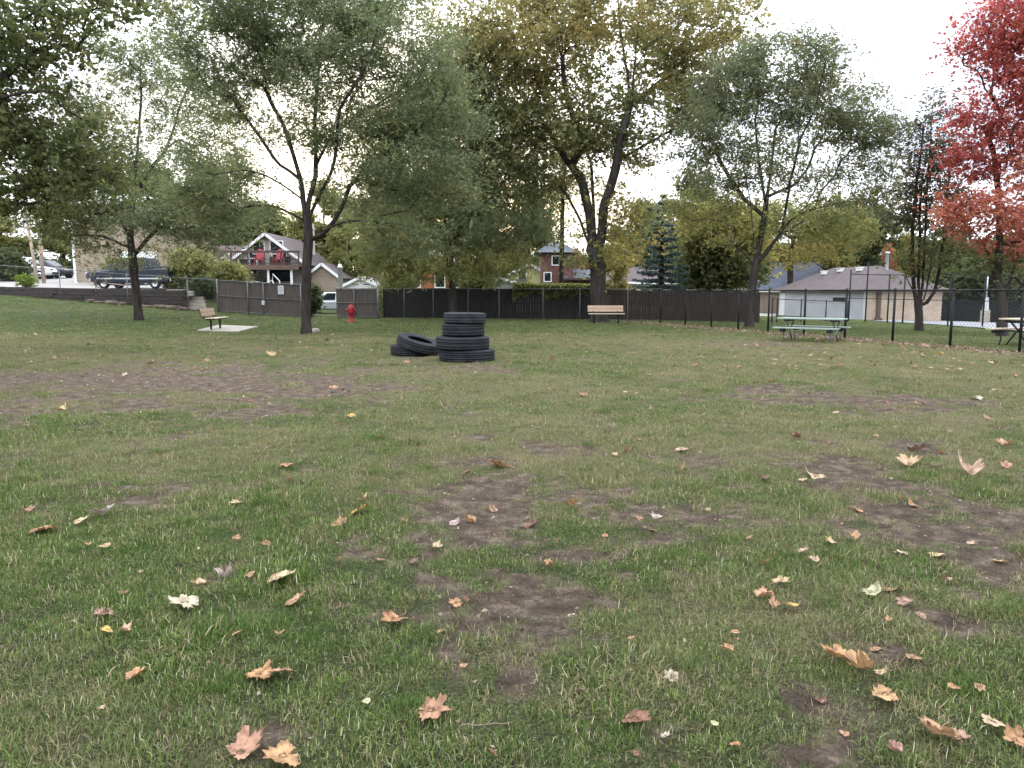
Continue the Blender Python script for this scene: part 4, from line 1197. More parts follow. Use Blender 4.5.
# low and tall fences beyond the lawn
lf = [(X(773, 40), 40), (X(778, 41), 41), (X(802, 43.5), 43.5), (X(827, 46), 46), (X(849, 48), 48)]
chain_fence('chain_link_fence', 'low black chain link fence across the lawn before the block building', lf, 1.25, 'black_metal', 'wire_black', rp=.034, rr=.02, sp=.12)
ct = [(X(850, 48.6), 48.6, 3.2), (X(867, 48.9), 48.9, 3.75), (X(889, 48.3), 48.3), (X(904.5, 47.4), 47.4), (X(950, 45.2), 45.2), (X(985, 43.9), 43.9), (X(1030, 42.6), 42.6), (X(1080, 41), 41)]
chain_fence('chain_link_fence', 'very tall black chain link court fence beside the paved court', ct, 3.0, 'black_metal', 'wire_black', rp=.045, rr=.026, mid=(1.5,), sp=.14, r=.003)
m_ = [k for k in COL.objects if k.name.startswith('chain_link_fence')][-1]

# retaining wall, logs and steps
def retaining():
    t = thing('retaining_wall', 'long low dark timber retaining wall below the parked vehicles', 'wall', (0, 0, 0))
    A = Vector((WA[0], WA[1], 0)); B = Vector((WB[0], WB[1], 0)); d = (B - A).normalized(); rot = Matrix.Rotation(math.atan2(d.y, d.x), 3, 'Z')
    A = A - d * 14
    L_ = (B - A).length; g = random.Random(4); m = MB()
    n = 10
    for row in range(6):
        s = -g.uniform(0, 2)
        while s < L_:
            l = g.uniform(2.0, 3.0); s0, s1 = max(s, 0), min(s + l - .015, L_)
            if s1 - s0 > .2:
                c = A + d * ((s0 + s1) / 2); zt = drive_z(c.y) + .10
                m.box((c.x + g.uniform(-.03, .03), c.y + g.uniform(-.03, .03), float(zt) - .10 - row * .205), (s1 - s0, .22, .195), rot @ Matrix.Rotation(g.uniform(-.014, .014), 3, 'Y'))
            s += l
    m.build('timber_course', 'timber', t, bevel=.012)
retaining()
g = random.Random(12)
for k in range(11):
    px = [92, 99, 112, 124, 139, 149, 157, 163, 172, 179, 184][k]
    x, y = wall_pt(px, .30); L_ = g.uniform(.5, 1.5); r_ = g.uniform(.07, .13)
    m = MB(); m.tube([(-L_ / 2, 0, 0), (-L_ / 6, .01, .01), (L_ / 4, -.01, 0), (L_ / 2, 0, .01)], [r_, r_ * 1.03, r_ * .95, r_ * .9], 12)
    o = m.build('log', 'log', loc=(x, y, Tz(x, y) + r_ * .8), rz=g.uniform(-.35, .2) if k % 3 else g.uniform(1.0, 1.8))
    tag(o, 'weathered log lying at the foot of the dark retaining wall', 'log', 'logs dumped along the retaining wall')
t = thing('garden_steps', 'pale stone steps rising between the retaining wall and dark bush', 'steps', (0, 0, 0))
sx, sy = X(196, 43.8), 43.8
for k in range(6):
    m = MB(); m.box((sx - .12 * k - .1, sy + .28 * k, Tz(sx, sy) + .09 + .19 * k), (1.15, .40, .18)); m.build('step', 'concrete', t, bevel=.015)
# ------------------------------------------------------------------ paved areas
def sheet(name, label, pts, m, lift, kind='structure', skirt=.25, n=1, cat='pavement'):
    bm = bmesh.new(); top = [bm.verts.new((x, y, z + lift)) for x, y, z in pts]; bm.faces.new(top)
    bot = [bm.verts.new((x, y, z + lift - skirt)) for x, y, z in pts]
    for i in range(len(pts)): bm.faces.new((top[i], bot[i], bot[(i + 1) % len(pts)], top[(i + 1) % len(pts)]))
    bmesh.ops.recalc_face_normals(bm, faces=bm.faces)
    me = bpy.data.meshes.new(name); bm.to_mesh(me); bm.free(); me.materials.append(M[m])
    return tag(link(bpy.data.objects.new(name, me)), label, cat, kind=kind)
def dz(x, y): return (x, y, float(drive_z(y)))
_a = (WA[0] - 14 * .954 + WN[0] * .13, WA[1] + 14 * .30 + WN[1] * .13)
sheet('driveway', 'pale concrete driveway above the dark retaining wall', [dz(_a[0] - 10, _a[1] + 3.1), dz(_a[0], _a[1]), dz(WB[0] + WN[0] * .13, WB[1] + WN[1] * .13), dz(-17.6, 52), dz(-22, 74), dz(-62, 74)], 'drive', 0)
def gp3(px, y): q = G(px, y); return (q.x, q.y, q.z)
cp = []
for px, y in [(872, 321.5), (900, 323.0), (940, 325.6), (980, 328.6), (1030, 332.6), (1100, 338)]: cp.append(gp3(px, y))
far = []
for px, d in [(1180, 52), (1080, 60), (1000, 62), (940, 63), (905, 62)]: x = X(px, d); far.append((x, d, Tz(x, d)))
def court():
    # follows the slope: two rows of points joined
    bm = bmesh.new(); near = [Vector(c) for c in cp]; fr = [Vector(c) for c in far[::-1]]
    fr = [fr[0]] + fr
    K = 8; grid = []
    for i in range(len(near)):
        row = []
        for k in range(K + 1):
            q = near[i].lerp(fr[min(i, len(fr) - 1)], k / K); row.append(bm.verts.new((q.x, q.y, Tz(q.x, q.y) + .06)))
        grid.append(row)
    for i in range(len(grid) - 1):
        for k in range(K): bm.faces.new((grid[i][k], grid[i + 1][k], grid[i + 1][k + 1], grid[i][k + 1]))
    bmesh.ops.recalc_face_normals(bm, faces=bm.faces)
    for f in bm.faces:
        if f.normal.z < 0: f.normal_flip()
    me = bpy.data.meshes.new('pavement'); bm.to_mesh(me); bm.free(); me.materials.append(M['asphalt'])
    tag(link(bpy.data.objects.new('pavement', me)), 'grey paved court beyond the tall black fence', 'pavement', kind='structure')
court()
sheet('road', 'pale path leading behind the fences toward the block building', [(X(757, 62), 62, Tz(X(757, 62), 62)), (X(775, 62), 62, Tz(X(775, 62), 62)), (X(781, 80), 80, Tz(X(781, 80), 80)), (X(757, 80), 80, Tz(X(757, 80), 80))], 'drive', .03, cat='road')

# ------------------------------------------------------------------ building helpers (local frame: x along the front, y into the depth)
def window(t, x, y, z, w, h, frame='white', bars=0, depth=.06, axis='x', proud=.05):
    """window on a wall facing -y (axis x) or -x (axis y); z is its centre"""
    f = MB(); b = .07
    def bx(cx, cz, ww, hh, dy=0, dd=depth):
        if axis == 'x': f.box((x + cx, y - proud / 2 + dy, z + cz), (ww, dd, hh))
        else: f.box((x - proud / 2 + dy, y + cx, z + cz), (dd, ww, hh))
    bx(0, h / 2 - b / 2, w, b); bx(0, -h / 2 + b / 2, w, b); bx(-w / 2 + b / 2, 0, b, h - 2 * b); bx(w / 2 - b / 2, 0, b, h - 2 * b)
    for k in range(bars): bx(-w / 2 + w * (k + 1) / (bars + 1), 0, .05, h - 2 * b)
    fo = f.build('window', frame, t)
    p = MB()
    if axis == 'x': p.box((x, y - .012, z), (w - 2 * b, .02, h - 2 * b))
    else: p.box((x - .012, y, z), (.02, w - 2 * b, h - 2 * b))
    p.build('pane', 'glass', fo)
    return fo

def gable_roof(t, w, d, ze, zr, m, over=.35, th=.12, axis='y', x0=0, y0=0, fascia='white'):
    """ridge along y (axis y) or x; walls centred on x0, from y0 to y0+d"""
    r = MB(); fs_ = []
    for s in (-1, 1):
        if axis == 'y':
            hw = w / 2; sl = (zr - ze) / hw
            a0 = (x0, zr); a1 = (x0 + s * (hw + over), ze - sl * over)
            nx, nz = -(a1[1] - a0[1]) * s, (a1[0] - a0[0]) * s; l = math.hypot(nx, nz); nx, nz = nx / l * s, nz / l
            poly = [a0, a1, (a1[0] + nx * th, a1[1] + nz * th), (a0[0], a0[1] + th / max(nz, .3))]
            r.prism(poly if s > 0 else poly[::-1], y0 - over, y0 + d + over)
            for yy in (y0 - over - .03, y0 + d + over + .03):
                fa = MB(); fs_.append(fa); fa.bar((a0[0], yy, a0[1] + .02), (a1[0], yy, a1[1] + .02), .05, .2)
        else:
            hd = d / 2; sl = (zr - ze) / hd
            yr = y0 + hd; e = (yr + s * (hd + over), ze - sl * over)
            vs = []
            for xx in (x0 - w / 2 - over, x0 + w / 2 + over):
                vs += [(xx, yr, zr), (xx, e[0], e[1]), (xx, e[0], e[1] + th), (xx, yr, zr + th)]
            r.add(vs, [(0, 1, 2, 3), (7, 6, 5, 4), (0, 4, 5, 1), (1, 5, 6, 2), (2, 6, 7, 3), (3, 7, 4, 0)])
            fa = MB(); fs_.append(fa); fa.bar((x0 - w / 2 - over, e[0] + s * .03, e[1] + .05), (x0 + w / 2 + over, e[0] + s * .03, e[1] + .05), .05, .2)
    ro = r.build('roof', m, t)
    if fascia:
        for fa in fs_: fa.build('fascia', fascia, ro)
    return ro

def gable_walls(t, w, d, ze, zr, m, axis='y', x0=0, y0=0, z0=-.8, name='wall'):
    k = MB(); hw = w / 2
    if axis == 'y': k.prism([(x0 - hw, z0), (x0 + hw, z0), (x0 + hw, ze), (x0, zr - .03), (x0 - hw, ze)], y0, y0 + d)
    else:
        vs = []
        for xx in (x0 - hw, x0 + hw): vs += [(xx, y0, z0), (xx, y0 + d, z0), (xx, y0 + d, ze), (xx, y0 + d / 2, zr - .03), (xx, y0, ze)]
        k.add(vs, [(0, 1, 2, 3, 4), (9, 8, 7, 6, 5), (0, 5, 6, 1), (1, 6, 7, 2), (2, 7, 8, 3), (3, 8, 9, 4), (4, 9, 5, 0)])
    return k.build(name, m, t)

# ------------------------------------------------------------------ gabled house with a balcony deck
D = 60.0; hb = Tz(-19, D)
hx = X(268.5, D)
def lz_(y, dd=D): return P(512, y, dd).z - hb
t = thing('balcony_house', 'gabled house with wooden balcony deck and two red chairs', 'house', (hx, D, hb))
ap, ev = lz_(234.5), lz_(262)
gable_walls(t, 5.6, 9, ev, ap, 'grey_siding')
gable_roof(t, 5.6, 9, ev, ap, 'shingle_mauve', over=.45)
window(t, -.62, 0, lz_(247.5), .95, 1.05, proud=.08); window(t, .75, 0, lz_(247.5), 1.05, 1.05, proud=.08)
window(t, -.75, 0, lz_(260), 1.3, 1.35, bars=1, proud=.08); window(t, .95, 0, lz_(260), 1.2, 1.35, bars=1, proud=.08)
dzk = lz_(266.5)
m = MB(); m.box((.1, -1.5, dzk), (6.2, 2.9, .1)); m.box((.1, -2.97, dzk - .14), (6.25, .05, .36)); m.box((.1, -.1, dzk - .15), (6.0, .06, .25)); dk = m.build('deck', 'deck_wood', t)
m = MB(); rz_ = lz_(253.5)
m.box((.1, -2.9, rz_), (6.4, .12, .16)); m.box((.1, -2.9, dzk + .16), (6.3, .05, .07)); m.box((.1, -2.9, rz_ - .55), (6.3, .035, .05))
for k in range(6): m.box((-3.0 + 6.2 * k / 5, -2.9, (dzk + rz_) / 2), (.1, .1, rz_ - dzk))
for k in range(44): m.box((-2.95 + 6.1 * k / 43, -2.9, (dzk + rz_) / 2), (.022, .022, rz_ - dzk - .1))
m.build('railing', 'rail_wood', dk)
for k, xx in enumerate((-2.7, -.9, .9, 2.6)):
    m = MB(); m.box((xx, -2.75, (dzk - .9) / 2), (.14, .14, dzk + .7)); m.build('deck_post', 'white' if k > 1 else 'rail_wood', t)
m = MB(); m.box((1.0, -.03, .9), (1.6, .08, 1.9)); m.build('door', 'glass', t)
window(t, -1.5, 0, 1.1, 1.5, 1.3, bars=1, proud=.08)
ch = MB(); ch.box((2.55, 3, lz_(232) / 2 + 1.5), (.62, .62, lz_(225) - 3 + 1.2)); ch.box((2.55, 3, lz_(226)), (.74, .74, .14)); ch.build('chimney', 'chimney', t)
# side wing with brown roof
gable_walls(t, 8.4, 7, lz_(268), lz_(243.5), 'grey_siding', axis='x', x0=-7.3, y0=1.5)
gable_roof(t, 8.4, 7, lz_(268), lz_(243.5), 'shingle_brown', axis='x', x0=-7.3, y0=1.5)
for a, b in [((-4.6, 1.05, lz_(262)), (-2.9, 1.05, lz_(250))), ((-8.8, 1.05, lz_(262)), (-6.9, 1.05, lz_(250)))]:
    m = MB(); m.bar(a, b, .06, .16); m.build('trim', 'white', t)
gable_walls(t, 2.6, 5, lz_(277), lz_(264), 'tan_wall', x0=4.05, y0=.6); gable_roof(t, 2.6, 5, lz_(277), lz_(264), 'shingle_mauve', x0=4.05, y0=.6, over=.22)
deck_top = hb + dzk + .05
def red_chair(x, label, rz):
    t = thing('deck_chair', label, 'chair', (hx + x, D - 2.25, deck_top), rz, 'red chairs on the balcony')
    m = MB(); m.box((0, 0, .38), (.56, .52, .04), Matrix.Rotation(.12, 3, 'X')); m.build('seat', 'red_plastic', t)
    m = MB()
    for k in range(5): m.box((-.22 + .11 * k, .33, .72 + .05 * (2 - abs(k - 2))), (.095, .03, .78), Matrix.Rotation(-.3, 3, 'X'))
    m.build('backrest', 'red_plastic', t)
    for s in (-1, 1):
        m = MB(); m.box((s * .33, 0, .55), (.11, .66, .03)); m.build('armrest', 'red_plastic', t)
        for yy in (-.25, .26): m = MB(); m.box((s * .31, yy, .27), (.06, .07, .54)); m.build('leg', 'red_plastic', t)
red_chair(X(260.5, D - 2.25) - hx, 'red balcony chair behind the railing, farther from the chimney', .1)
red_chair(X(279, D - 2.25) - hx, 'red balcony chair behind the railing, closer to the chimney', -.15)

# white pipe handrail showing over the double gate
t = thing('handrail', 'bent white pipe handrail showing above the grey double gate', 'handrail', (X(274, 46), 46, Tz(X(274, 46), 46)))
def hp(px, y): return P(px, y, 46) - Vector(t.location)
m = MB(); m.tube([Vector((hp(264, 0).x, 0, 0)), hp(264.5, 283), hp(272.5, 280.5), hp(272.8, 274), hp(279.5, 281), hp(280, 291), Vector((hp(280, 0).x, 0, 0))], .035, 8); m.tube([hp(272.5, 280.5), Vector((hp(272.5, 0).x, 0, 0))], .03, 8); m.build('pipe', 'white', t)

# ------------------------------------------------------------------ tan garage above the retaining wall
gx0, gd = X(124, 55.5), 55.5; gz = float(drive_z(gd))
t = thing('garage', 'tan sided garage with white corner drainpipe behind the pickup', 'garage', (gx0, gd, gz))
gable_walls(t, 6.9, 8, 3.9, 5.6, 'tan_wall'); gable_roof(t, 6.9, 8, 3.9, 5.6, 'shingle_brown', over=.4)
m = MB(); m.bar((-3.38, -.06, -.1), (-3.38, -.06, 3.8), .16, .1); m.bar((-3.38, -.1, .0), (-3.1, -.32, -.05), .12, .1); m.build('drainpipe', 'white', t)
m = MB(); m.box((1.2, -.03, 1.1), (2.6, .06, 2.2)); m.build('door', 'white', t)

# white shed roof and pale post behind the narrow gate
sd = 58.0; sx_, sz_ = X(361, sd), Tz(X(361, sd), sd)
def zz_(y, dd): return P(512, y, dd).z - sz_
t = thing('white_shed', 'small white gabled shed peeking over the narrow grey gate', 'shed', (sx_, sd, sz_))
gable_walls(t, 2.9, 3, zz_(287, sd), zz_(277.5, sd), 'white'); gable_roof(t, 2.9, 3, zz_(287, sd), zz_(277.5, sd), 'vent_metal', over=.2, th=.08)
for k in (-1, 1): window(t, k * .42, 0, zz_(284.3, sd), .62, .22, 'white', proud=.05)
m = MB(); m.box((2.6, .8, zz_(287, sd) / 2), (2.1, 2, zz_(284, sd))); m.build('lean_to', 'white', t)
t = thing('pale_house', 'pale house with rusty pink roof behind the small white shed', 'house', (X(392, 66), 66, .3))
gable_walls(t, 9, 6, P(512, 285, 66).z - .3, P(512, 274, 66).z - .3, 'tan_wall', axis='x'); gable_roof(t, 9, 6, P(512, 285, 66).z - .3, P(512, 274, 66).z - .3, 'shingle_mauve', axis='x')
t = thing('flue_pipe', 'pale upright pipe standing beside the small white shed', 'pipe', (X(340.5, 56), 56, .4))
h_ = P(512, 264, 56).z - .4
m = MB(); m.lathe([(.16, 0), (.16, h_ - .3), (.2, h_ - .28), (.2, h_ - .2), (.12, h_ - .15), (.12, h_), (0, h_)], 12); m.build('pipe', 'vent_metal', t)

# rust house behind the small locust
t = thing('rust_house', 'rust orange house with white trim half hidden by the drooping locust', 'house', (X(436, 57), 57, .2))
gable_walls(t, 5.2, 6, P(512, 268, 57).z - .2, P(512, 252, 57).z - .2, 'rust_wall'); gable_roof(t, 5.2, 6, P(512, 268, 57).z - .2, P(512, 252, 57).z - .2, 'shingle_grey')
for k in (-1.5, .3, 1.7): window(t, k, 0, P(512, 279, 57).z - .2, .8, 1.3, proud=.08)
t = thing('blue_shed', 'low blue grey shed behind the ivy covered fence end', 'shed', (X(500, 52), 52, .1))
gable_walls(t, 4.2, 4, P(512, 288, 52).z - .1, P(512, 278, 52).z - .1, 'grey_wall'); gable_roof(t, 4.2, 4, P(512, 288, 52).z - .1, P(512, 278, 52).z - .1, 'shingle_blue')

# red brick house
D2 = 58.0; bx_ = X(557, D2); bz = Tz(bx_, D2)
def bz_(y, dd=D2): return P(512, y, dd).z - bz
t = thing('brick_house', 'two storey red brick house with slate grey roof and porch', 'house', (bx_, D2, bz))
w_ = 2.35
m = MB(); m.box((0, 2.5, (bz_(253) - .8) / 2), (w_, 5, bz_(253) + .8)); m.build('wall', 'red_brick', t)
m = MB(); e = w_ / 2 + .45; z0, z1 = bz_(252.5), bz_(240)
m.add([(-e, -.45, z0), (e, -.45, z0), (e, 5.45, z0), (-e, 5.45, z0), (-.3, 2.0, z1), (.3, 2.0, z1), (.3, 3.0, z1), (-.3, 3.0, z1)], [(0, 1, 5, 4), (1, 2, 6, 5), (2, 3, 7, 6), (3, 0, 4, 7), (4, 5, 6, 7), (3, 2, 1, 0)])
m.build('roof', 'shingle_grey', t)
window(t, X(555.5, D2) - bx_, 0, bz_(260.5), .62, .75, proud=.08)
window(t, X(547.5, D2) - bx_, 0, bz_(277), .6, .75, proud=.08)
window(t, X(547.5, D2) - bx_, 0, bz_(290), .6, .8, proud=.08); window(t, X(556.5, D2) - bx_, 0, bz_(290), .7, .8, proud=.08)
# porch wing
m = MB(); x0 = X(566, D2) - bx_; x1 = X(592, D2) - bx_
m.box(((x0 + x1) / 2 + .3, 3.2, (bz_(279) - .8) / 2), (x1 - x0 + .6, 4, bz_(279) + .8)); m.build('porch_wall', 'red_brick', t)
m = MB(); m.add([(x0 - .35, -1.1, bz_(278.5)), (x1 + .5, -1.1, bz_(278.5)), (x1 + .2, 3, bz_(268.5)), (x0 - .05, 3, bz_(266.5)), (x0 - .35, 5, bz_(278.5)), (x1 + .5, 5, bz_(278.5))], [(0, 1, 2, 3), (3, 2, 5, 4), (1, 5, 2), (0, 3, 4), (0, 4, 5, 1)]); m.build('porch_roof', 'shingle_grey', t)
m = MB(); m.bar((x0 - .35, -1.13, bz_(279.2)), (x1 + .5, -1.13, bz_(279.2)), .06, .16); m.build('gutter', 'rail_wood', t)
m = MB(); m.bar((x0 - .6, -.5, bz_(268)), (x0 + .5, -.9, bz_(278.6)), .12, .2); m.build('barge_board', 'red_brick', t)
for xx in (x0 + .9, x1 - .1): m = MB(); m.box((xx, -.95, bz_(279.5) / 2), (.14, .14, bz_(279.5))); m.build('porch_post', 'white' if xx > x0 + 1 else 'rail_wood', t)
t = thing('yellow_house', 'pale yellow sided house with white window beside the brick house', 'house', (X(529, 60), 60, .1))
gable_walls(t, 2.9, 5, P(512, 274, 60).z - .1, P(512, 264.5, 60).z - .1, 'yellow_wall'); gable_roof(t, 2.9, 5, P(512, 274, 60).z - .1, P(512, 264.5, 60).z - .1, 'shingle_grey', over=.2)
window(t, X(519.5, 60) - X(529, 60) + .2, 0, P(512, 276, 60).z - .1, .7, .8, proud=.08)
m = MB(); m.box((-.75, -.35, P(512, 284, 60).z - .1), (1.0, .6, .75)); m.build('bay', 'shingle_blue', t)
# low mauve roofed houses
t = thing('mauve_house', 'low house with wide mauve shingle roof beside the blue spruce', 'house', (X(632, 78), 78, -.2))
gable_walls(t, 8.5, 7, P(512, 282, 78).z + .2, P(512, 267, 78).z + .2, 'tan_block', axis='x'); gable_roof(t, 8.5, 7, P(512, 282, 78).z + .2, P(512, 267, 78).z + .2, 'shingle_mauve', axis='x')
for k in (-2.5, 0, 2.4): window(t, k, 0, P(512, 287, 78).z + .2, 1.0, .8, proud=.08)
t = thing('slate_house', 'house with long slate blue roof behind the block building', 'house', (X(795, 92), 92, -1.5))
gable_walls(t, 9.5, 7, P(512, 288, 92).z + 1.5, P(512, 262, 92).z + 1.5, 'tan_wall', axis='x'); gable_roof(t, 9.5, 7, P(512, 289, 92).z + 1.5, P(512, 262, 92).z + 1.5, 'shingle_blue', axis='x')
t = thing('mauve_house', 'mauve roofed low house behind the vase shaped locust trunk', 'house', (X(752, 96), 96, -1.2))
gable_walls(t, 6.5, 7, P(512, 288, 96).z + 1.2, P(512, 274, 96).z + 1.2, 'tan_block', axis='x'); gable_roof(t, 6.5, 7, P(512, 288, 96).z + 1.2, P(512, 274, 96).z + 1.2, 'shingle_mauve', axis='x')

# ------------------------------------------------------------------ hip roofed block building
c0 = Vector((X(864, 59), 59, 0)); c1 = Vector((X(780, 72), 72, 0)); u = (c1 - c0).normalized(); v = Vector((-u.y, u.x, 0)) * -1   # v: along the front
if v.x < 0: v = -v
Ls = (c1 - c0).length; Wf = 6.6
zb = min(Tz(c0.x, c0.y), Tz(c1.x, c1.y)) - .15
ze = 1.5 - .02; zr = P(512, 266.5, 65).z
t = thing('block_building', 'low grey and tan block building with brown hip roof', 'building', (c0.x, c0.y, 0))
c2 = c1 + v * Wf; c3 = c0 + v * Wf
def loc(p, z): q = p - c0; return (q.x, q.y, z)
th = .2
m = MB(); n_in = (v * th)
m.add([loc(c0, zb), loc(c1, zb), loc(c1, ze), loc(c0, ze), loc(c0 + n_in, zb), loc(c1 + n_in, zb), loc(c1 + n_in, ze), loc(c0 + n_in, ze)], [(0, 1, 2, 3), (7, 6, 5, 4), (0, 4, 5, 1), (1, 5, 6, 2), (2, 6, 7, 3), (3, 7, 4, 0)]); m.build('side_wall', 'grey_wall', t)
a = c0 + n_in * 1.02 - u * .002
m = MB(); m.add([loc(a, zb), loc(c3, zb), loc(c3, ze), loc(a, ze), loc(c1 + n_in * 1.02, zb), loc(c2, zb), loc(c2, ze), loc(c1 + n_in * 1.02, ze)], [(0, 1, 2, 3), (7, 6, 5, 4), (0, 4, 5, 1), (1, 5, 6, 2), (2, 6, 7, 3), (3, 7, 4, 0)]); m.build('front_wall', 'tan_block', t)
o_ = .45
e0, e1, e2, e3 = c0 - u * o_ - v * o_, c1 + u * o_ - v * o_, c2 + u * o_ + v * o_, c3 - u * o_ + v * o_
hf = Wf / 2
ra = c0 + v * hf + u * hf * .95; rb = c1 + v * hf - u * hf * .95
m = MB(); zk = ze + .03
m.add([loc(e0, zk), loc(e1, zk), loc(e2, zk), loc(e3, zk), loc(ra, zr), loc(rb, zr)], [(0, 1, 5, 4), (1, 2, 5), (2, 3, 4, 5), (3, 0, 4), (3, 2, 1, 0)]); ro = m.build('roof', 'shingle_mauve', t)
m = MB(); 
for a, b in ((e0, e1), (e0, e3), (e3, e2)): m.bar(loc(a, ze - .04), loc(b, ze - .04), .08, .13)
m.build('gutter', 'rail_wood', ro)
def roof_pt(fu, fv):          # on the side slope facing the grass, fu along the eave 0..1, fv up 0..1
    a = e0.lerp(e1, fu); b = ra.lerp(rb, fu); q = a.lerp(b, fv); return Vector(loc(q, zk + (zr - zk) * fv))
for fu, fv in ((.28, .80), (.62, .80), (.82, .70)):
    q = roof_pt(fu, fv); m = MB(); m.box(q + Vector((0, 0, .12)), (.4, .5, .24)); m.box(q + Vector((0, 0, .27)), (.5, .6, .08)); m.build('roof_vent', 'white', ro, bevel=.02)
q = Vector(loc(ra, zr)) + Vector((.3, -.5, -.25)); m = MB(); m.lathe([(.14, -.3), (.14, 1.15), (.19, 1.17), (.19, 1.3), (0, 1.34)], 12, c=q); m.build('vent_pipe', 'vent_metal', ro)
# side door and window on the grey wall
def on_side(s, z, w, h, name, mt, off):
    q = c0 + u * s - v * off; m = MB(); m.box(Vector(loc(q, z)), (w, .05, h), Matrix((u, -v, Vector((0, 0, 1)))).transposed()); return m.build(name, mt, t)
def side_s(px):
    k = (px - 512) / F * 1.0; r_ = ray(px, 300); k = r_.x / r_.y; return (k * c0.y - c0.x) / (u.x - k * u.y)
s = (side_s(778) + side_s(784.5)) / 2; on_side(min(s, Ls - .6), zb + 1.15, 1.0, 2.1, 'door', 'white', .03)
s = (side_s(834) + side_s(846)) / 2; wf = on_side(s, P(512, 299.5, 62).z, 2.0, .46, 'window', 'white', .02); wq = on_side(s, P(512, 299.5, 62).z, 1.88, .36, 'pane', 'glass', .04); wq.parent = wf
s = (side_s(806) + side_s(816)) / 2; on_side(s, P(512, 300, 66).z, 1.2, .4, 'louvre', 'grey_wall', .03)
q = c0 + v * (X(880, 59) - c0.x) - u * .12; m = MB(); m.bar(loc(q, zb), loc(q, ze), .28, .16); m.box(Vector(loc(q, zb + .2)), (.5, .3, .3)); m.build('drainpipe', 'deck_wood', t)

# ------------------------------------------------------------------ far side of the court
t = thing('board_wall', 'long black board wall across the far side of the court', 'wall', (0, 0, 0))
a, b = fp(936, 66), fp(1100, 60)
m = MB(); a3, b3 = Vector((*a, Tz(*a))), Vector((*b, Tz(*b))); m.bar(a3 + Vector((0, 0, .75)), b3 + Vector((0, 0, .75)), .1, 1.6); m.bar(a3 + Vector((0, 0, 1.6)), b3 + Vector((0, 0, 1.6)), .18, .1)
m.build('panel', 'black_metal', t)
q = Vector((X(987, 60), 60, Tz(X(987, 60), 60)))
t = thing('utility_pillar', 'pale grey pillar standing before the black board wall', 'pillar', q)
m = MB(); m.box((0, 0, .5), (.5, .5, 1.0)); m.build('base', 'concrete', t, bevel=.03); m = MB(); m.box((0, 0, 1.5), (.34, .32, 1.0), taper=.7); m.tube([(0, 0, 2.0), (0, 0, 3.6)], .04, 8); m.build('column', 'vent_metal', t)
t = thing('yellow_house', 'long low cream yellow house beyond the black board wall', 'house', (X(1035, 82), 82, -2))
gable_walls(t, 9, 7, P(512, 295, 82).z + 2, P(512, 283, 82).z + 2, 'yellow_wall', axis='x'); gable_roof(t, 9, 7, P(512, 295, 82).z + 2, P(512, 283, 82).z + 2, 'shingle_brown', axis='x')
for k in (-2, .5): window(t, k, 0, P(512, 301, 82).z + 2, .9, .9, proud=.08)

# ------------------------------------------------------------------ vehicles (front towards -x)
def wheel(t, x, y, r, hub='chrome'):
    w = MB(); Rx = Matrix.Rotation(math.pi / 2, 3, 'X')
    w.lathe([(r * .62, -.11), (r * .9, -.12), (r, -.08), (r, .08), (r * .9, .12), (r * .62, .11), (r * .6, 0)], 28, c=(x, y, r), rot=Rx, close=True); wo = w.build('wheel', 'rubber', t)
    h = MB(); h.lathe([(0, .06), (r * .18, .065), (r * .22, .03), (r * .55, .05), (r * .62, .1), (r * .62, -.1), (0, -.1)], 20, c=(x, y, r), rot=Rx)
    h.build('rim', hub, wo)
def body(t, prof, w, m, bev=.07, name='body'):
    k = MB(); k.prism(prof, -w / 2, w / 2); return k.build(name, m, t, bevel=bev)
def cabin(t, low, high, w0, w1, m, name='cabin'):
    """glasshouse narrowing upward: low/high are (x0,x1,z)"""
    k = MB(); a0, a1, za = low; b0, b1, zb_ = high
    k.add([(a0, -w0 / 2, za), (a1, -w0 / 2, za), (a1, w0 / 2, za), (a0, w0 / 2, za), (b0, -w1 / 2, zb_), (b1, -w1 / 2, zb_), (b1, w1 / 2, zb_), (b0, w1 / 2, zb_)], [(3, 2, 1, 0), (4, 5, 6, 7), (0, 1, 5, 4), (1, 2, 6, 5), (2, 3, 7, 6), (3, 0, 4, 7)])
    return k.build(name, m, t, bevel=.06)
def glass_quad(t, pts, name='window'):
    k = MB(); a, b, c, d = [Vector(p) for p in pts]; n = (b - a).cross(d - a).normalized() * .012
    k.add([a, b, c, d, a + n, b + n, c + n, d + n], [(0, 1, 2, 3), (7, 6, 5, 4), (0, 4, 5, 1), (1, 5, 6, 2), (2, 6, 7, 3), (3, 7, 4, 0)]); return k.build(name, 'glass', t)
def side_glass(t, low, high, w0, w1, cuts):
    a0, a1, za = low; b0, b1, zb_ = high
    for s in (-1,  1):
        for f0, f1 in cuts:
            def pt(f, g_):
                x = (a0 + (a1 - a0) * f) * (1 - g_) + (b0 + (b1 - b0) * f) * g_; y = (w0 * (1 - g_) + w1 * g_) / 2 + .004; return (x, s * y, za + (zb_ - za) * g_)
            q = [pt(f0, .12), pt(f1, .12), pt(f1, .86), pt(f0, .86)]
            glass_quad(t, q if s < 0 else q[::-1])

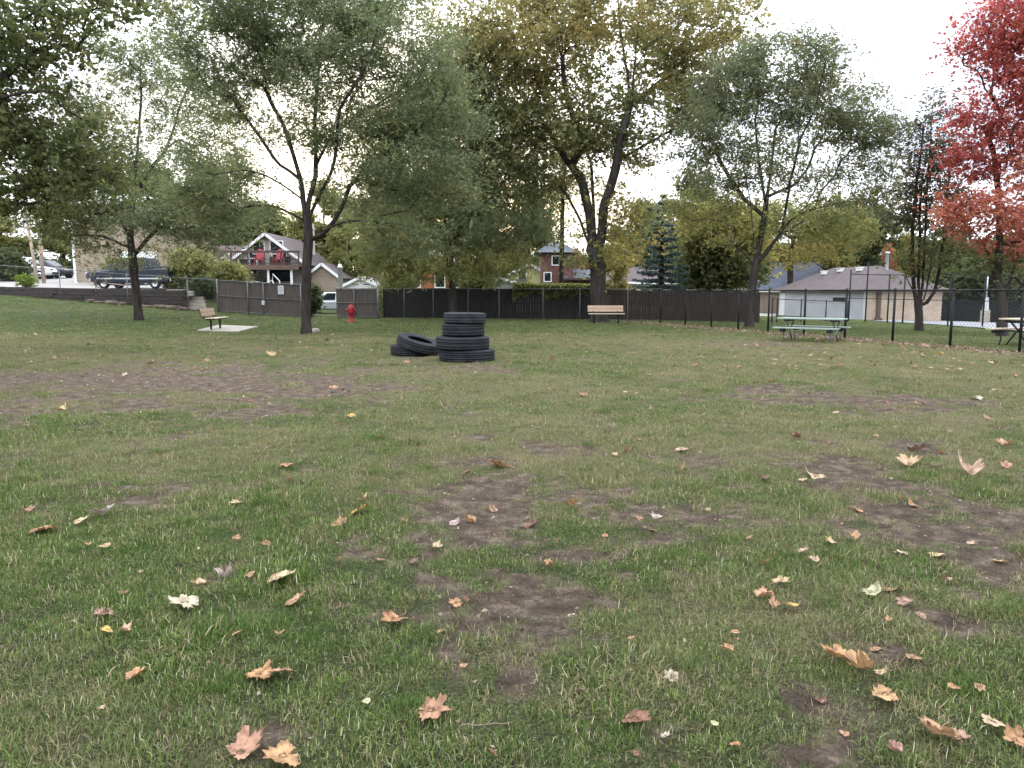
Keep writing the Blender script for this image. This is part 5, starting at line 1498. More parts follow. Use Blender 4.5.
# pickup truck
px_, pyy = X(138, 47.0), 47.0
t = thing('pickup_truck', 'dark blue grey pickup truck parked above the retaining wall', 'pickup truck', (px_, pyy, float(drive_z(pyy)) + .0), R(-4))
body(t, [(-2.75, .42), (-2.8, .75), (-2.70, 1.04), (-1.30, 1.20), (2.75, 1.24), (2.8, .75), (2.78, .45), (2.0, .36), (-2.2, .34)], 1.9, 'car_blue', .09)
lw, hg = (-1.45, 1.35, 1.18), (-.72, 1.15, 1.92); cabin(t, lw, hg, 1.8, 1.5, 'car_blue'); side_glass(t, lw, hg, 1.8, 1.5, [(.10, .47), (.53, .92)])
glass_quad(t, [(-1.41, .78, 1.25), (-1.41, -.78, 1.25), (-.79, -.66, 1.86), (-.79, .66, 1.86)], 'windscreen')
m = MB(); m.box((2.08, -.9, 1.32), (1.4, .07, .14)); m.box((2.08, .9, 1.32), (1.4, .07, .14)); m.box((2.78, 0, 1.29), (.06, 1.8, .12)); m.build('bed_rail', 'car_dark', t, bevel=.02)
m = MB(); m.box((0, -.955, .62), (4.6, .03, .09)); m.box((-2.83, 0, .55), (.12, 1.8, .16)); m.box((2.84, 0, .55), (.1, 1.8, .16)); m.build('bumper', 'chrome', t, bevel=.02)
for s in (-1, 1):
    m = MB(); m.box((-2.74, s * .72, .82), (.12, .34, .18)); m.build('headlight', 'chrome', t, bevel=.03)
    for xx in (-1.85, 1.75): m = MB(); m.box((xx, s * .93, .80), (.95, .06, .1)); m.build('wheel_arch', 'car_dark', t, bevel=.02)
    m = MB(); m.box((-.95, s * 1.02, 1.30), (.1, .2, .14)); m.build('mirror', 'car_dark', t, bevel=.02)
    for xx in (-1.85, 1.75): wheel(t, xx, s * .84, .37)
m = MB(); m.box((-2.79, 0, .80), (.06, 1.0, .2)); m.build('grille', 'chrome', t)

t.scale = (.88, .92, .96)
def sedan(name, label, x, y, rz, paint, L_=4.5, suv=False, cat='car', z=None):
    t = thing(name, label, cat, (x, y, float(drive_z(y)) if z is None else z), rz); k = L_ / 4.5; hh = 1.15 if suv else 1.0
    body(t, [(-2.2 * k, .35), (-2.27 * k, .55), (-2.15 * k, .72 * hh), (-1.1 * k, .88 * hh), (1.6 * k, .92 * hh), (2.2 * k, .86 * hh), (2.25 * k, .5), (2.1 * k, .32), (-1.9 * k, .28)], 1.78, paint, .1)
    lw = (-1.25 * k, 1.75 * k if not suv else 2.1 * k, .86 * hh); hg = (-.35 * k, 1.0 * k if not suv else 1.8 * k, 1.42 * (1.2 if suv else 1))
    cabin(t, lw, hg, 1.66, 1.3, paint); side_glass(t, lw, hg, 1.66, 1.3, [(.12, .48), (.53, .88)])
    glass_quad(t, [(lw[0] + .04, .7, lw[2] + .06), (lw[0] + .04, -.7, lw[2] + .06), (hg[0] - .05, -.58, hg[2] - .06), (hg[0] - .05, .58, hg[2] - .06)], 'windscreen')
    for s in (-1, 1):
        m = MB(); m.box((-2.18 * k, s * .65, .64 * hh), (.14, .36, .14)); m.build('headlight', 'chrome', t, bevel=.03)
        m = MB(); m.box((2.2 * k, s * .68, .74 * hh), (.1, .3, .16)); m.build('tail_light', 'red_plastic', t, bevel=.02)
        for xx in (-1.4 * k, 1.38 * k): wheel(t, xx, s * .8, .33)
    m = MB(); m.box((-2.26 * k, 0, .45), (.06, 1.2, .16)); m.build('grille', 'black_metal', t)
    return t
sedan('parked_car', 'dark car parked behind the two leaning utility poles', X(48, 63.5), 63.5, R(178), 'car_dark', 4.3)
sedan('parked_van', 'white van beside the dark car behind leaning utility poles', X(27, 62), 62, R(186), 'white', 4.6, suv=True, cat='van')
sedan('parked_suv', 'black high roofed car half hidden behind the blue grey pickup', X(126, 52.3), 52.3, R(3), 'car_dark', 4.4, suv=True)
sedan('parked_car', 'pale blue car glimpsed between the two grey gates', X(330, 50), 50, R(20), 'car_silver', 4.2, z=Tz(X(330, 50), 50) - .05)

# wire trellis frame leaning by the wall
x, y = wall_pt(101, .1); 
t = thing('wire_spool', 'rusty bent wire tangle on top of the retaining wall', 'wire', (x, y + .15, float(drive_z(y)) + .1))
m = MB(); g = random.Random(3)
for k in range(9):
    a = g.uniform(0, 3.1); m.tube([(math.cos(q_ * .5 + a) * (.3 + .1 * g.random()), .1 * math.sin(q_ + a), .32 + .3 * math.sin(q_ * .5 + a)) for q_ in range(13)], .012, 5)
m.build('coil', 'log', t); m = MB(); m.tube([(-.35, 0, -.6), (-.33, 0, .5)], .03, 8); m.tube([(.1, 0, .35), (1.9, 0, .12)], .025, 8); m.build('stake', 'pole_wood', t)

# utility poles
def util_pole(label, b, top, r0, r1, arm):
    t = thing('utility_pole', label, 'utility pole', b)
    b = Vector(b); m = MB(); d = top - b; m.tube([Vector((0, 0, -.3)), d * .5, d], [r0, (r0 + r1) / 2, r1], 14); m.build('shaft', 'pole_wood', t)
    if arm:
        m = MB(); c = d * .78; m.bar(c + Vector((-1.1, -.2, .08)), c + Vector((1.2, -.2, -.02)), .1, .13); m.build('crossarm', 'pole_wood', t)
        for k in (-.9, -.4, .5, 1.0): m = MB(); m.lathe([(.02, 0), (.03, .06), (.055, .09), (.045, .15), (0, .17)], 8, c=c + Vector((k, -.2, .13))); m.build('insulator', 'vent_metal', t)
    else:
        m = MB(); m.box(d * .38 + Vector((.12, -.22, 0)), (.35, .08, .5)); m.build('tag_plate', 'wood_tan', t)
    return t
yy = 54.0
b1 = Vector((X(38.5, yy), yy, float(drive_z(yy)))); util_pole('leaning utility pole carrying a crossarm above the driveway', b1, P(25.5, 212, yy + .4), .12, .09, True)
b2 = Vector((X(44.5, yy + .5), yy + .5, float(drive_z(yy + .5)))); util_pole('straighter utility pole propped beside the one with a crossarm', b2, P(35.5, 196, yy + 1.4), .13, .09, False)
# ------------------------------------------------------------------ trees
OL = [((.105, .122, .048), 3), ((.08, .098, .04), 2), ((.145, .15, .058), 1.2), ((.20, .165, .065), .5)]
GL = [((.148, .172, .088), 3), ((.122, .148, .078), 2), ((.19, .205, .095), 1.2), ((.25, .22, .09), .4)]
GB = [((.135, .156, .088), 3), ((.112, .135, .08), 2), ((.185, .182, .085), 1.4), ((.25, .195, .08), .6)]
YG = [((.22, .218, .082), 2), ((.165, .182, .07), 2.4), ((.29, .255, .095), 1.2), ((.125, .145, .058), 1)]
YE = [((.32, .265, .085), 2), ((.26, .225, .08), 2), ((.175, .178, .068), 1.2)]
OR = [((.28, .23, .092), 1.8), ((.22, .198, .086), 2), ((.17, .178, .078), 2.2), ((.34, .235, .078), .7)]
MX = [((.168, .178, .076), 3), ((.135, .146, .066), 2), ((.22, .195, .08), 1.2), ((.27, .21, .08), .5)]
RD = [((.33, .085, .075), 3), ((.42, .14, .105), 1.6), ((.23, .055, .052), 1.6)]
RO = [((.44, .19, .12), 2), ((.40, .145, .11), 2), ((.32, .10, .08), 1)]
PK = [((.36, .13, .10), 2), ((.34, .16, .07), 1.4), ((.3, .19, .07), .8)]
DK = [((.062, .078, .038), 3), ((.08, .095, .045), 2), ((.11, .12, .052), 1.2)]
RP = [((.27, .10, .075), 2), ((.24, .085, .065), 2)]
BARE = [((0.078, 0.078, 0.052), 2), ((0.065, 0.058, 0.039), 2), ((0.117, 0.098, 0.052), 1)]
SPR = [((0.072, 0.099, 0.093), 3), ((0.096, 0.128, 0.120), 2), ((0.056, 0.074, 0.067), 2)]

# left locust by the bench
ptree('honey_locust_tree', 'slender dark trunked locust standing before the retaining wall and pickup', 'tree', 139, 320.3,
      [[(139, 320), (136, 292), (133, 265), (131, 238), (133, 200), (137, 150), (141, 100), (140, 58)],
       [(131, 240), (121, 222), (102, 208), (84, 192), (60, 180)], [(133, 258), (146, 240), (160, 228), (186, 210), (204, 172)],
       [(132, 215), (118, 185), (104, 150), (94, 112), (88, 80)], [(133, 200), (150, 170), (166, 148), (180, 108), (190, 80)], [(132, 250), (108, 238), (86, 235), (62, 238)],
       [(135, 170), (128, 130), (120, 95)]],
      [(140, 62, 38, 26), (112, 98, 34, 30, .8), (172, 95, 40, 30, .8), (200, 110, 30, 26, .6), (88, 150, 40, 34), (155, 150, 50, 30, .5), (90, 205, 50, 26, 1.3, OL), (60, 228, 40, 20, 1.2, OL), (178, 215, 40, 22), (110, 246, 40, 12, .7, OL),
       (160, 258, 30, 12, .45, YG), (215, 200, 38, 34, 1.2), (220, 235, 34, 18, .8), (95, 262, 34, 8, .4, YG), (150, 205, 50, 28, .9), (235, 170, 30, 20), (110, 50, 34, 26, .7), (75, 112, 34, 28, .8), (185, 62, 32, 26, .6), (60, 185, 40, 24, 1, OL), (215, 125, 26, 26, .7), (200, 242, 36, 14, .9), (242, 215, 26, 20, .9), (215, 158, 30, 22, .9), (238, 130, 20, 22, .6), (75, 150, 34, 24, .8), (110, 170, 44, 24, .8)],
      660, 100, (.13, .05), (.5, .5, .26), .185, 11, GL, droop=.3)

# big forked locust, closest
ptree('honey_locust_tree', 'forked locust with long horizontal limb, nearest tree behind the worn grass', 'tree', 306, 334.0,
      [[(306, 334), (306, 300), (307, 268), (308, 240), (307, 222)],
       [(307, 222), (303, 200), (301, 180), (297, 168), (284, 126), (270, 100), (262, 60), (258, 20)],
       [(307, 224), (309, 200), (316, 175), (315, 120), (318, 80), (322, 30)],
       [(308, 220), (318, 198), (331, 172), (336, 148), (340, 110), (366, 68), (380, 20)],
       [(311, 246), (319, 236), (331, 227), (348, 221.5), (376, 221), (406, 226), (430, 233)],
       [(313, 242), (328, 229), (340, 210), (350, 186), (372, 165), (405, 140), (430, 120)],
       [(303, 200), (290, 190), (270, 178), (245, 170), (215, 175)], [(316, 165), (330, 140), (352, 120), (378, 104), (398, 92)], [(299, 175), (280, 165), (262, 140), (240, 110), (220, 80)],
       [(305, 225), (292, 214), (268, 205), (240, 208)]],
      [(300, 15, 95, 34), (235, 40, 44, 32), (385, 45, 66, 36, .9), (425, 105, 50, 46), (320, 75, 60, 28, .8), (225, 95, 40, 30, .9), (405, 165, 60, 26, 1.1), (262, 75, 50, 24, .7), (350, 130, 50, 24, .8), (440, 185, 40, 22),
       (212, 205, 36, 24, 1.5), (225, 170, 40, 20, .8), (390, 205, 50, 12, .7), (345, 180, 40, 14, .5), (410, 245, 40, 14, .8), (280, 130, 40, 22, .45), (370, 5, 60, 26), (250, -10, 60, 26), (430, 60, 36, 36, .6), (345, 205, 30, 10, .4), (192, 28, 44, 32, .9), (200, 78, 36, 26, .8), (450, 125, 34, 30, .5), (330, 125, 60, 24, .7), (196, 150, 32, 20, .8), (250, 214, 30, 12, .9), (455, 205, 28, 16, .5), (395, 232, 40, 12, .8), (335, 62, 50, 24, .8), (270, 45, 40, 24, .8), (395, 120, 44, 24, .9), (180, 195, 24, 18, 1.1), (370, 165, 40, 18, .7)],
      930, 108, (.12, .042), (.42, .42, .22), .16, 12, GL, droop=.3, pl=.10)

# small drooping locust behind the tyre stack
ptree('honey_locust_tree', 'drooping soft green locust directly behind the tyre stack', 'tree', 453, 321.0,
      [[(453, 318), (452, 288), (450, 264), (449, 245)], [(449, 262), (440, 247), (428, 226), (419, 200), (412, 160)], [(449, 248), (460, 230), (463, 205), (456, 165), (450, 110)], [(450, 258), (468, 246), (494, 234), (516, 216)],
       [(449, 240), (440, 200), (430, 150), (425, 110)], [(462, 215), (480, 180), (500, 140)]],
      [(450, 105, 55, 40), (420, 165, 48, 34), (485, 165, 52, 36), (398, 228, 44, 24, 1, YG), (470, 225, 54, 28, 1, GL), (520, 222, 34, 28), (432, 262, 48, 18, 1.1, YG), (500, 262, 36, 16, .9, YG), (395, 265, 34, 18, 1.1, YG), (450, 70, 40, 26, .8), (510, 180, 34, 24), (450, 195, 50, 30), (380, 250, 24, 20, .9, YG), (402, 118, 40, 34), (500, 118, 40, 34), (545, 185, 28, 26, .9), (368, 212, 30, 24), (465, 272, 36, 12, .8, YG), (415, 200, 46, 26), (450, 140, 40, 30), (475, 60, 40, 26, .8)],
      850, 130, (.14, .052), (.5, .5, .30), .18, 13, GL, droop=.55, minh=2.0)

# the big maple
ptree('maple_tree', 'largest tree, thick grey trunk behind the bench, crown tinged orange on top', 'tree', 599, 322.0,
      [[(599, 319), (598, 296), (597, 268), (595, 246)],
       [(593, 256), (586, 236), (573, 206), (560, 187), (546, 178), (532, 171), (505, 160)],
       [(594, 250), (590, 222), (585, 195), (580, 178), (566, 160), (548, 130), (530, 105), (512, 85)],
       [(595, 240), (594, 216), (592, 180), (590, 160), (585, 146), (590, 115), (587, 70), (582, 25)],
       [(599, 250), (602, 232), (604, 206), (612, 182), (617, 162), (620, 137), (631, 107), (634, 70), (638, 30), (640, -5)],
       [(618, 160), (626, 156), (642, 147), (657, 138), (674, 130), (700, 122), (722, 105)], [(629, 112), (628, 80), (622, 40), (618, 0)], [(631, 108), (650, 90), (672, 72), (690, 52), (706, 30)],
       [(588, 150), (575, 125), (566, 90), (560, 50), (552, 15)], [(604, 206), (590, 190), (577, 200)], [(600, 235), (612, 222), (628, 215), (640, 205)]],
      [(600, 8, 110, 30, 1.1, OR), (535, 40, 62, 34, 1, OR), (690, 28, 56, 32, 1, OR), (560, 72, 50, 28, 1.1, OR), (630, 70, 60, 30, .8), (520, 95, 50, 34), (702, 75, 44, 30, 1.1, OR), (560, 125, 60, 26), (655, 112, 60, 22, .9), (515, 150, 46, 28), (700, 110, 40, 18), (610, 110, 40, 30, .5),
       (545, 178, 40, 18, .8), (598, 135, 50, 18, .7), (612, 215, 26, 26, 1.0, YE), (628, 245, 28, 22, 1.0, YE), (606, 262, 20, 18, .9, YG), (575, 240, 22, 30, .6, YG), (480, 50, 40, 36), (478, 110, 36, 30), (588, 262, 8, 10, .4, YG), (640, 218, 26, 20, .5, YG), (740, 45, 18, 26, .7), (460, 18, 36, 34, .9, OR), (728, 84, 26, 24, .9), (640, 148, 44, 12, .7), (490, 186, 36, 18, .8), (735, 10, 24, 24, .8, OR), (600, 160, 50, 14, .4), (680, 50, 40, 26, .8), (560, 20, 50, 26, .9, OR)],
      740, 108, (.13, .095), (.5, .5, .36), .37, 14, MX, bark='bark_grey', droop=.15, dscale=.8, spray=(5, .28))

# vase shaped locust
ptree('honey_locust_tree', 'vase shaped locust with dark forks just outside the black fence', 'tree', 749, 327.5,
      [[(749, 327), (750, 302), (753, 278), (756, 262)], [(756, 262), (753, 232), (750, 202), (746, 178), (736, 140), (730, 100), (726, 75)], [(756, 260), (761, 236), (766, 205), (772, 160), (777, 112), (780, 70)],
       [(757, 264), (769, 249), (783, 226), (789, 190), (800, 142), (815, 108), (824, 70)], [(771, 247), (788, 222), (806, 205), (829, 162), (850, 130), (868, 112)], [(756, 268), (745, 254), (726, 238), (704, 228)], [(783, 226), (804, 212), (830, 206), (856, 200)],
       [(751, 208), (738, 190), (722, 165), (712, 140)], [(766, 205), (760, 170), (756, 130), (752, 95)], [(789, 192), (806, 170), (815, 150)]],
      [(790, 62, 50, 24), (738, 82, 40, 26, 1.0), (838, 95, 42, 24, .9), (714, 120, 34, 26, 1.0), (772, 105, 46, 24, .7), (858, 122, 34, 18, 1.0), (815, 130, 44, 20, .7), (866, 158, 28, 18, 1.0), (720, 165, 34, 24, .9), (765, 165, 50, 26, .5), (812, 180, 44, 20, .45), (855, 198, 34, 14, .8),
       (705, 208, 32, 16, .9, YG), (800, 225, 44, 14, .6, YG), (835, 236, 40, 12, .7, YG), (820, 252, 36, 10, .7, YE), (775, 42, 24, 12, .6), (725, 232, 26, 14, .6, YG), (878, 132, 20, 16, .9), (745, 52, 26, 12, .6), (692, 150, 20, 22, .8), (740, 195, 40, 16, .5), (880, 175, 16, 16, .8)],
      640, 86, (.125, .048), (.44, .44, .24), .165, 15, GB, droop=.3, along=.35)

# multi stemmed near bare tree
ptree('pear_tree', 'upright many stemmed tree with few dark leaves before the paved court', 'tree', 919, 331.0,
      [[(919, 331), (919, 316), (918, 306)], [(918, 308), (914, 290), (912, 250), (915, 200), (921, 150), (924, 120)], [(919, 308), (923, 282), (925, 240), (927, 190), (931, 130), (934, 92)], [(920, 310), (934, 292), (942, 255), (947, 205), (950, 150)],
       [(919, 307), (919, 270), (920, 220), (922, 180)], [(921, 308), (929, 280), (934, 240), (940, 190), (943, 140)], [(918, 300), (908, 280), (900, 255), (897, 225)], [(934, 292), (950, 278), (962, 260)]],
      [(932, 112, 16, 22, 1.1), (920, 150, 22, 28, 1.2), (944, 160, 18, 28, 1.2), (925, 200, 28, 28, 1.2), (948, 205, 18, 26, 1.0), (930, 248, 32, 22, .8, OL), (908, 258, 18, 14, .6, OL), (952, 266, 20, 12, .6, OL), (905, 200, 16, 28, .9)],
      300, 36, (.12, .06), (.34, .34, .30), .165, 16, BARE, droop=.1, along=.5, pl=.05)

# red maple
ptree('red_maple_tree', 'maple with blazing red crown leaning in from the lawn edge', 'tree', 1002, 336.5,
      [[(1002, 336), (1002, 318), (1003, 303), (1004, 292)], [(1003, 300), (998, 284), (993, 264), (980, 238), (962, 222)], [(1004, 296), (1012, 276), (1018, 250), (1022, 200), (1020, 140), (1012, 80), (1005, 30)], [(1005, 300), (1026, 282), (1045, 262), (1070, 240), (1100, 215)],
       [(996, 276), (1000, 240), (998, 190), (992, 150), (975, 110)], [(1018, 250), (1040, 210), (1060, 160), (1065, 100), (1060, 40)], [(1015, 270), (1022, 285), (1035, 262), (1050, 200)], [(1000, 205), (985, 195), (965, 200), (950, 208)]],
      [(1008, 18, 42, 24), (1045, 40, 60, 40), (982, 42, 32, 22, .9), (1022, 82, 44, 26), (1075, 110, 66, 60), (975, 112, 28, 14, 1.0), (995, 140, 44, 24), (970, 165, 26, 18, 1.1), (1020, 172, 44, 18, 1, RO), (958, 208, 24, 18, 1.2, RO), (990, 212, 44, 18, 1.1, RO), (1050, 220, 50, 24, 1.1, RO), (975, 232, 24, 10, .9, RO), (1015, 245, 36, 10, .9, RO), (1100, 180, 50, 50), (1075, 10, 50, 40), (1030, 265, 40, 14, .5, OL), (985, 262, 26, 12, .5, OL)],
      700, 80, (.10, .085), (.36, .36, .20), .18, 17, RD, droop=.1, flat=.35, spray=(5, .26))

# tree leaning in from outside the frame
ptree('oak_tree', 'dark leaved tree reaching in over the lawn, its trunk outside the view', 'tree', -130, 360,
      [[(-130, 350), (-128, 280), (-124, 220), (-118, 170)], [(-124, 225), (-70, 205), (-10, 196), (40, 186), (90, 178), (118, 172)], [(-120, 180), (-70, 130), (-10, 100), (40, 92), (80, 100)], [(-118, 170), (-80, 80), (-20, 20), (50, 5), (110, 0), (165, 2)],
       [(-118, 170), (-110, 90), (-90, 10), (-70, -60)], [(-10, 196), (20, 205), (50, 200)], [(-20, 105), (10, 70), (40, 50), (75, 45)]],
      [(15, 18, 50, 26), (75, 12, 40, 18, .9), (130, 6, 34, 10, .9), (165, 4, 20, 8, .7), (60, 48, 40, 18, .9), (15, 70, 36, 24, .9), (10, 125, 34, 26, 1.1), (60, 105, 32, 18, .8), (50, 150, 44, 24, 1.2), (100, 135, 26, 18, .8), (15, 185, 34, 20, 1.2), (75, 182, 40, 14, 1.0), (-60, 120, 60, 60, .8), (-80, 10, 60, 50, .8), (30, 210, 34, 10, .8), (112, 170, 22, 12, .8), (-30, 60, 40, 40, .8), (-60, 200, 50, 24, .7)],
      520, 54, (.10, .066), (.34, .34, .24), .25, 18, OL, d=17.5, droop=.2, minh=2.2, spray=(5, .24))

# straight slim trunk behind the ivy hedge
ptree('slim_tree', 'tall slim straight trunked tree in front of the brick house', 'tree', 561, 0,
      [[(561, 316), (561, 280), (562, 235), (563, 195), (566, 150), (568, 110)], [(562, 215), (552, 195), (545, 180)], [(563, 205), (572, 190), (582, 178)]],
      [(552, 196, 22, 12, .8), (578, 186, 20, 12, .8), (566, 140, 24, 30, 1), (548, 225, 14, 8, .4)], 90, 70, (.15, .08), (.4, .4, .3), .13, 19, YG, d=44.5, minh=4)

# yellow tree and its dark understorey beside the spruce
ptree('linden_tree', 'round yellow green tree behind the brown board fence', 'tree', 722, 0,
      [[(722, 310), (722, 285), (721, 265)], [(721, 268), (705, 248), (690, 232)], [(721, 266), (722, 235), (720, 210)], [(722, 268), (740, 250), (755, 235)]],
      [(722, 222, 34, 18, 1, YE), (700, 242, 24, 16, 1, YG), (742, 240, 26, 18, 1, YE), (722, 255, 36, 18, 1.1, YG), (702, 272, 24, 14, 1, OL), (735, 275, 30, 14, 1, OL), (710, 288, 30, 8, .8, OL), (748, 262, 22, 16, 1, YE)], 330, 105, (.17, .12), (.5, .5, .36), .3, 20, YG, d=46, minh=1.2, spray=(4, .24))
ptree('linden_tree', 'yellow leaved tree overhanging the brown hip roof', 'tree', 790, 0,
      [[(790, 320), (790, 285), (791, 255), (794, 235)], [(791, 258), (812, 246), (836, 240)], [(793, 240), (775, 228), (765, 220)], [(793, 238), (815, 222), (850, 222)]],
      [(790, 215, 36, 16), (832, 222, 36, 16, 1), (775, 240, 22, 16), (815, 245, 30, 12, .9, YE), (845, 240, 22, 12, .8), (790, 255, 22, 10, .7, YE)], 240, 80, (.2, .13), (.55, .55, .36), .28, 21, YG, d=76, minh=4)

# blue spruce
def spruce(px, d, ytop, ybase, label, seed=3):
    g = np.random.default_rng(seed); x = X(px, d); z0 = Tz(x, d); Ht = P(512, ytop, d).z - z0
    t = thing('spruce_tree', label, 'tree', (x, d, z0))
    m = MB(); m.tube([(0, 0, -.2), (0, 0, Ht * .5), (0, 0, Ht)], [.22, .12, .01], 10)
    C = []; D = []
    zz = 1.0
    while zz < Ht - .1:
        L_ = (Ht - zz) * .30 + .12; n = int(7 + L_ * 2.5)
        for k in range(n):
            a = g.uniform(0, 6.28); l = L_ * g.uniform(.7, 1.12); s = math.sin
            pts = [Vector((math.cos(a) * l * q, math.sin(a) * l * q, zz - .22 * l * q + .20 * l * q * q)) for q in (0, .35, .7, 1)]
            m.tube(pts, [.03, .022, .014, .006], 4, cap=False)
            k2 = int(34 * l + 8)
            q = g.uniform(.12, 1.03, k2); sp = (1.1 - q) * l * .30
            side = g.normal(0, 1, k2) * sp
            C.append(np.stack([math.cos(a) * l * q - math.sin(a) * side, math.sin(a) * l * q + math.cos(a) * side, zz - .22 * l * q + .20 * l * q * q - np.abs(side) * .25 + g.normal(0, .035, k2)], -1))
        zz += .34 + g.uniform(0, .1)
    C = np.vstack(C); m.build('trunk', 'bark', t)
    v, f = leaf_quads(C, .24, .075, g, .12, .35); col = pick_cols(len(C), SPR, g) * g.uniform(.7, 1.3, size=(len(C), 1))
    o = link(bpy.data.objects.new('crown', quick_mesh('crown', v, f, 'leaf', np.repeat(col, 4, axis=0)))); o.parent = t
spruce(661, 44, 194, 292, 'blue grey spruce rising behind the brown board fence')

# bushes
def bush(label, px, d, ytop, wpx, pal, seed, n=90, per=110, leaf=(.13, .08), name='bush', cat='bush', sig=.2, y0=None):
    x = X(px, d); z0 = Tz(x, d) if y0 is None else y0; Ht = P(512, ytop, d).z - z0; w = wpx / 2 / F * d
    rr = random.Random(seed)
    limbs = [[(x, d, z0 - .1), (x + rr.uniform(-.1, .1), d, z0 + Ht * .25)]] + [[(x, d, z0 + .1), (x + w * .5 * math.cos(a), d + w * .5 * math.sin(a), z0 + Ht * rr.uniform(.4, .7))] for a in (.3, 1.7, 3.0, 4.4, 5.5)]
    lobes = [((x + w * rr.uniform(-.45, .45), d + w * rr.uniform(-.4, .4), z0 + Ht * rr.uniform(.3, .72)), (w * rr.uniform(.45, .65), w * rr.uniform(.4, .6), Ht * rr.uniform(.24, .34)), 1, None) for _ in range(7)]
    return tree(name, label, cat, (x, d, z0), limbs, lobes, n, per, leaf, (sig, sig, sig * .8), .05, seed, pal, minh=.12, pl=.05)
bush('dark evergreen bush between the stone steps and the grey double gate', 205, 45.2, 279, 30, DK, 31)
bush('narrow dark evergreen bush behind the forked locust trunk', 310, 44.0, 283, 17, DK, 32, n=60)
bush('light yellow green shrub hanging over the end of the retaining wall', 192, 47.5, 250, 50, YG, 33, n=150, per=90, sig=.34)
bush('yellow green shrub before the balcony deck posts', 226, 49.5, 262, 44, YG, 34, n=120, per=90, sig=.3)
bush('bright green weed plant growing on top of the retaining wall', 27, 49.2, 277, 20, [((.14, .19, .03), 1)], 35, n=30, per=40, sig=.12, y0=float(drive_z(49.2)))
bush('dark green shrub at the far edge of the driveway by the white van', 5, 58, 250, 60, DK, 36, n=110, sig=.35, leaf=(.2, .13))
bush('low dark bush behind the dark car', 62, 70, 262, 40, DK, 37, n=90, sig=.35, leaf=(.2, .13))
bush('light green shrub leaning over the chain link beside the narrow gate', 397, 43.2, 262, 44, YG, 38, n=130, per=90, sig=.3)
bush('green bush behind the dark fence near the rust orange house', 478, 46, 262, 40, OL, 39, n=100, sig=.3)
bush('dark hedge bush standing before the black board wall', 968, 69, 268, 90, DK, 40, n=160, per=110, sig=.6, leaf=(.3, .2))
bush('dark spreading bush beyond the court behind the red maple', 1035, 70, 258, 90, DK, 41, n=160, per=110, sig=.6, leaf=(.3, .2))
# clipped ivy on the fence
def ivy():
    g = np.random.default_rng(9); a, b = fp(513, 39.8), fp(594, 39.2); n = 30000
    t = g.uniform(0, 1, n); x = a[0] + (b[0] - a[0]) * t; y = a[1] + (b[1] - a[1]) * t
    top = 1.80 + .10 * (fbm(x, y * 0, .9, 3) - .5) * 2
    drip = .26 + .75 * np.clip(fbm(x, y * 0 + 3, .55, 7, 3) - .33, 0, 1) * 2.0
    h = top - drip * g.uniform(0, 1, n) ** 1.5
    off = g.normal(0, .24, n); over = np.maximum(0, 1.52 - h); off = np.where(over > 0, -.05 - np.abs(g.normal(0, .07, n)), off - .02)
    c = np.stack([x, y + off, T(x, y) + h + g.normal(0, .025, n)], -1)
    v, f = leaf_quads(c, .085, .07, g, .2, .6)
    pal = [((.17, .19, .06), 3), ((.26, .26, .09), 2), ((.11, .13, .05), 2), ((.34, .31, .12), .8)]
    col = pick_cols(n, pal, g) * g.uniform(.7, 1.3, size=(n, 1)); o3 = np.array([x.mean(), y.mean(), 0.])
    o = link(bpy.data.objects.new('ivy_hedge', quick_mesh('ivy_hedge', v - o3, f, 'leaf', np.repeat(col, 4, axis=0)))); o.location = o3
    tag(o, 'clipped green ivy mounded along the top of the dark fence', 'ivy hedge')
ivy()

# trees of the neighbourhood, copied from a few grown ones
def proto(seed, pal, name, shape):
    rr = random.Random(seed); lobes = []
    if shape == 'round':
        for k in range(20):
            a = rr.uniform(0, 6.28); q = rr.uniform(.4, 2.9); lobes.append(((q * math.cos(a), q * math.sin(a), rr.uniform(2.8, 9.0) - q * .45), (rr.uniform(.6, 1.5),) * 2 + (rr.uniform(.5, 1.0),), rr.uniform(.5, 1.3), None))
        lobes.append(((0, 0, 9), (1.3, 1.3, .9), 1, None))
    else:
        for k in range(11):
            z = 2.4 + 7 * k / 10; q = 1.2 * (1 - (z - 2) / 10); a = rr.uniform(0, 6.28); lobes.append(((q * math.cos(a), q * math.sin(a), z), (1.3 * (1.15 - z / 12),) * 2 + (1.0,), 1, None))
    limbs = [[(0, 0, -.3), (.05, .03, 1.5), (0, .1, 3), (.1, 0, 5.5), (0, 0, 7.5)]]
    for k in range(6):
        a = k * 1.05 + rr.uniform(-.3, .3); z = 2.2 + .5 * k; limbs.append([(0, .05, z), (1.0 * math.cos(a), 1.0 * math.sin(a), z + 1.0), (2.2 * math.cos(a), 2.2 * math.sin(a), z + 1.9)])
    return tree(name, '', 'tree', (0, 0, 0), limbs, lobes, 300, 80, (.21, .14), (.36, .36, .26), .2, seed, pal, minh=1.6)
KIND = dict(yg=('leafy_tree', YG, 'round', 'yellow green tree'), ol=('leafy_tree', OL, 'round', 'olive green tree'), dk=('leafy_tree', DK, 'round', 'dark green tree'), gl=('leafy_tree', GB, 'round', 'grey green tree'),
            ye=('leafy_tree', YE, 'round', 'yellow tree'), rp=('leafy_tree', RP, 'round', 'rust red tree'), pk=('leafy_tree', PK, 'tall', 'small pink orange tree'), yt=('leafy_tree', YG, 'tall', 'slim yellow green tree'))
PRO = {}
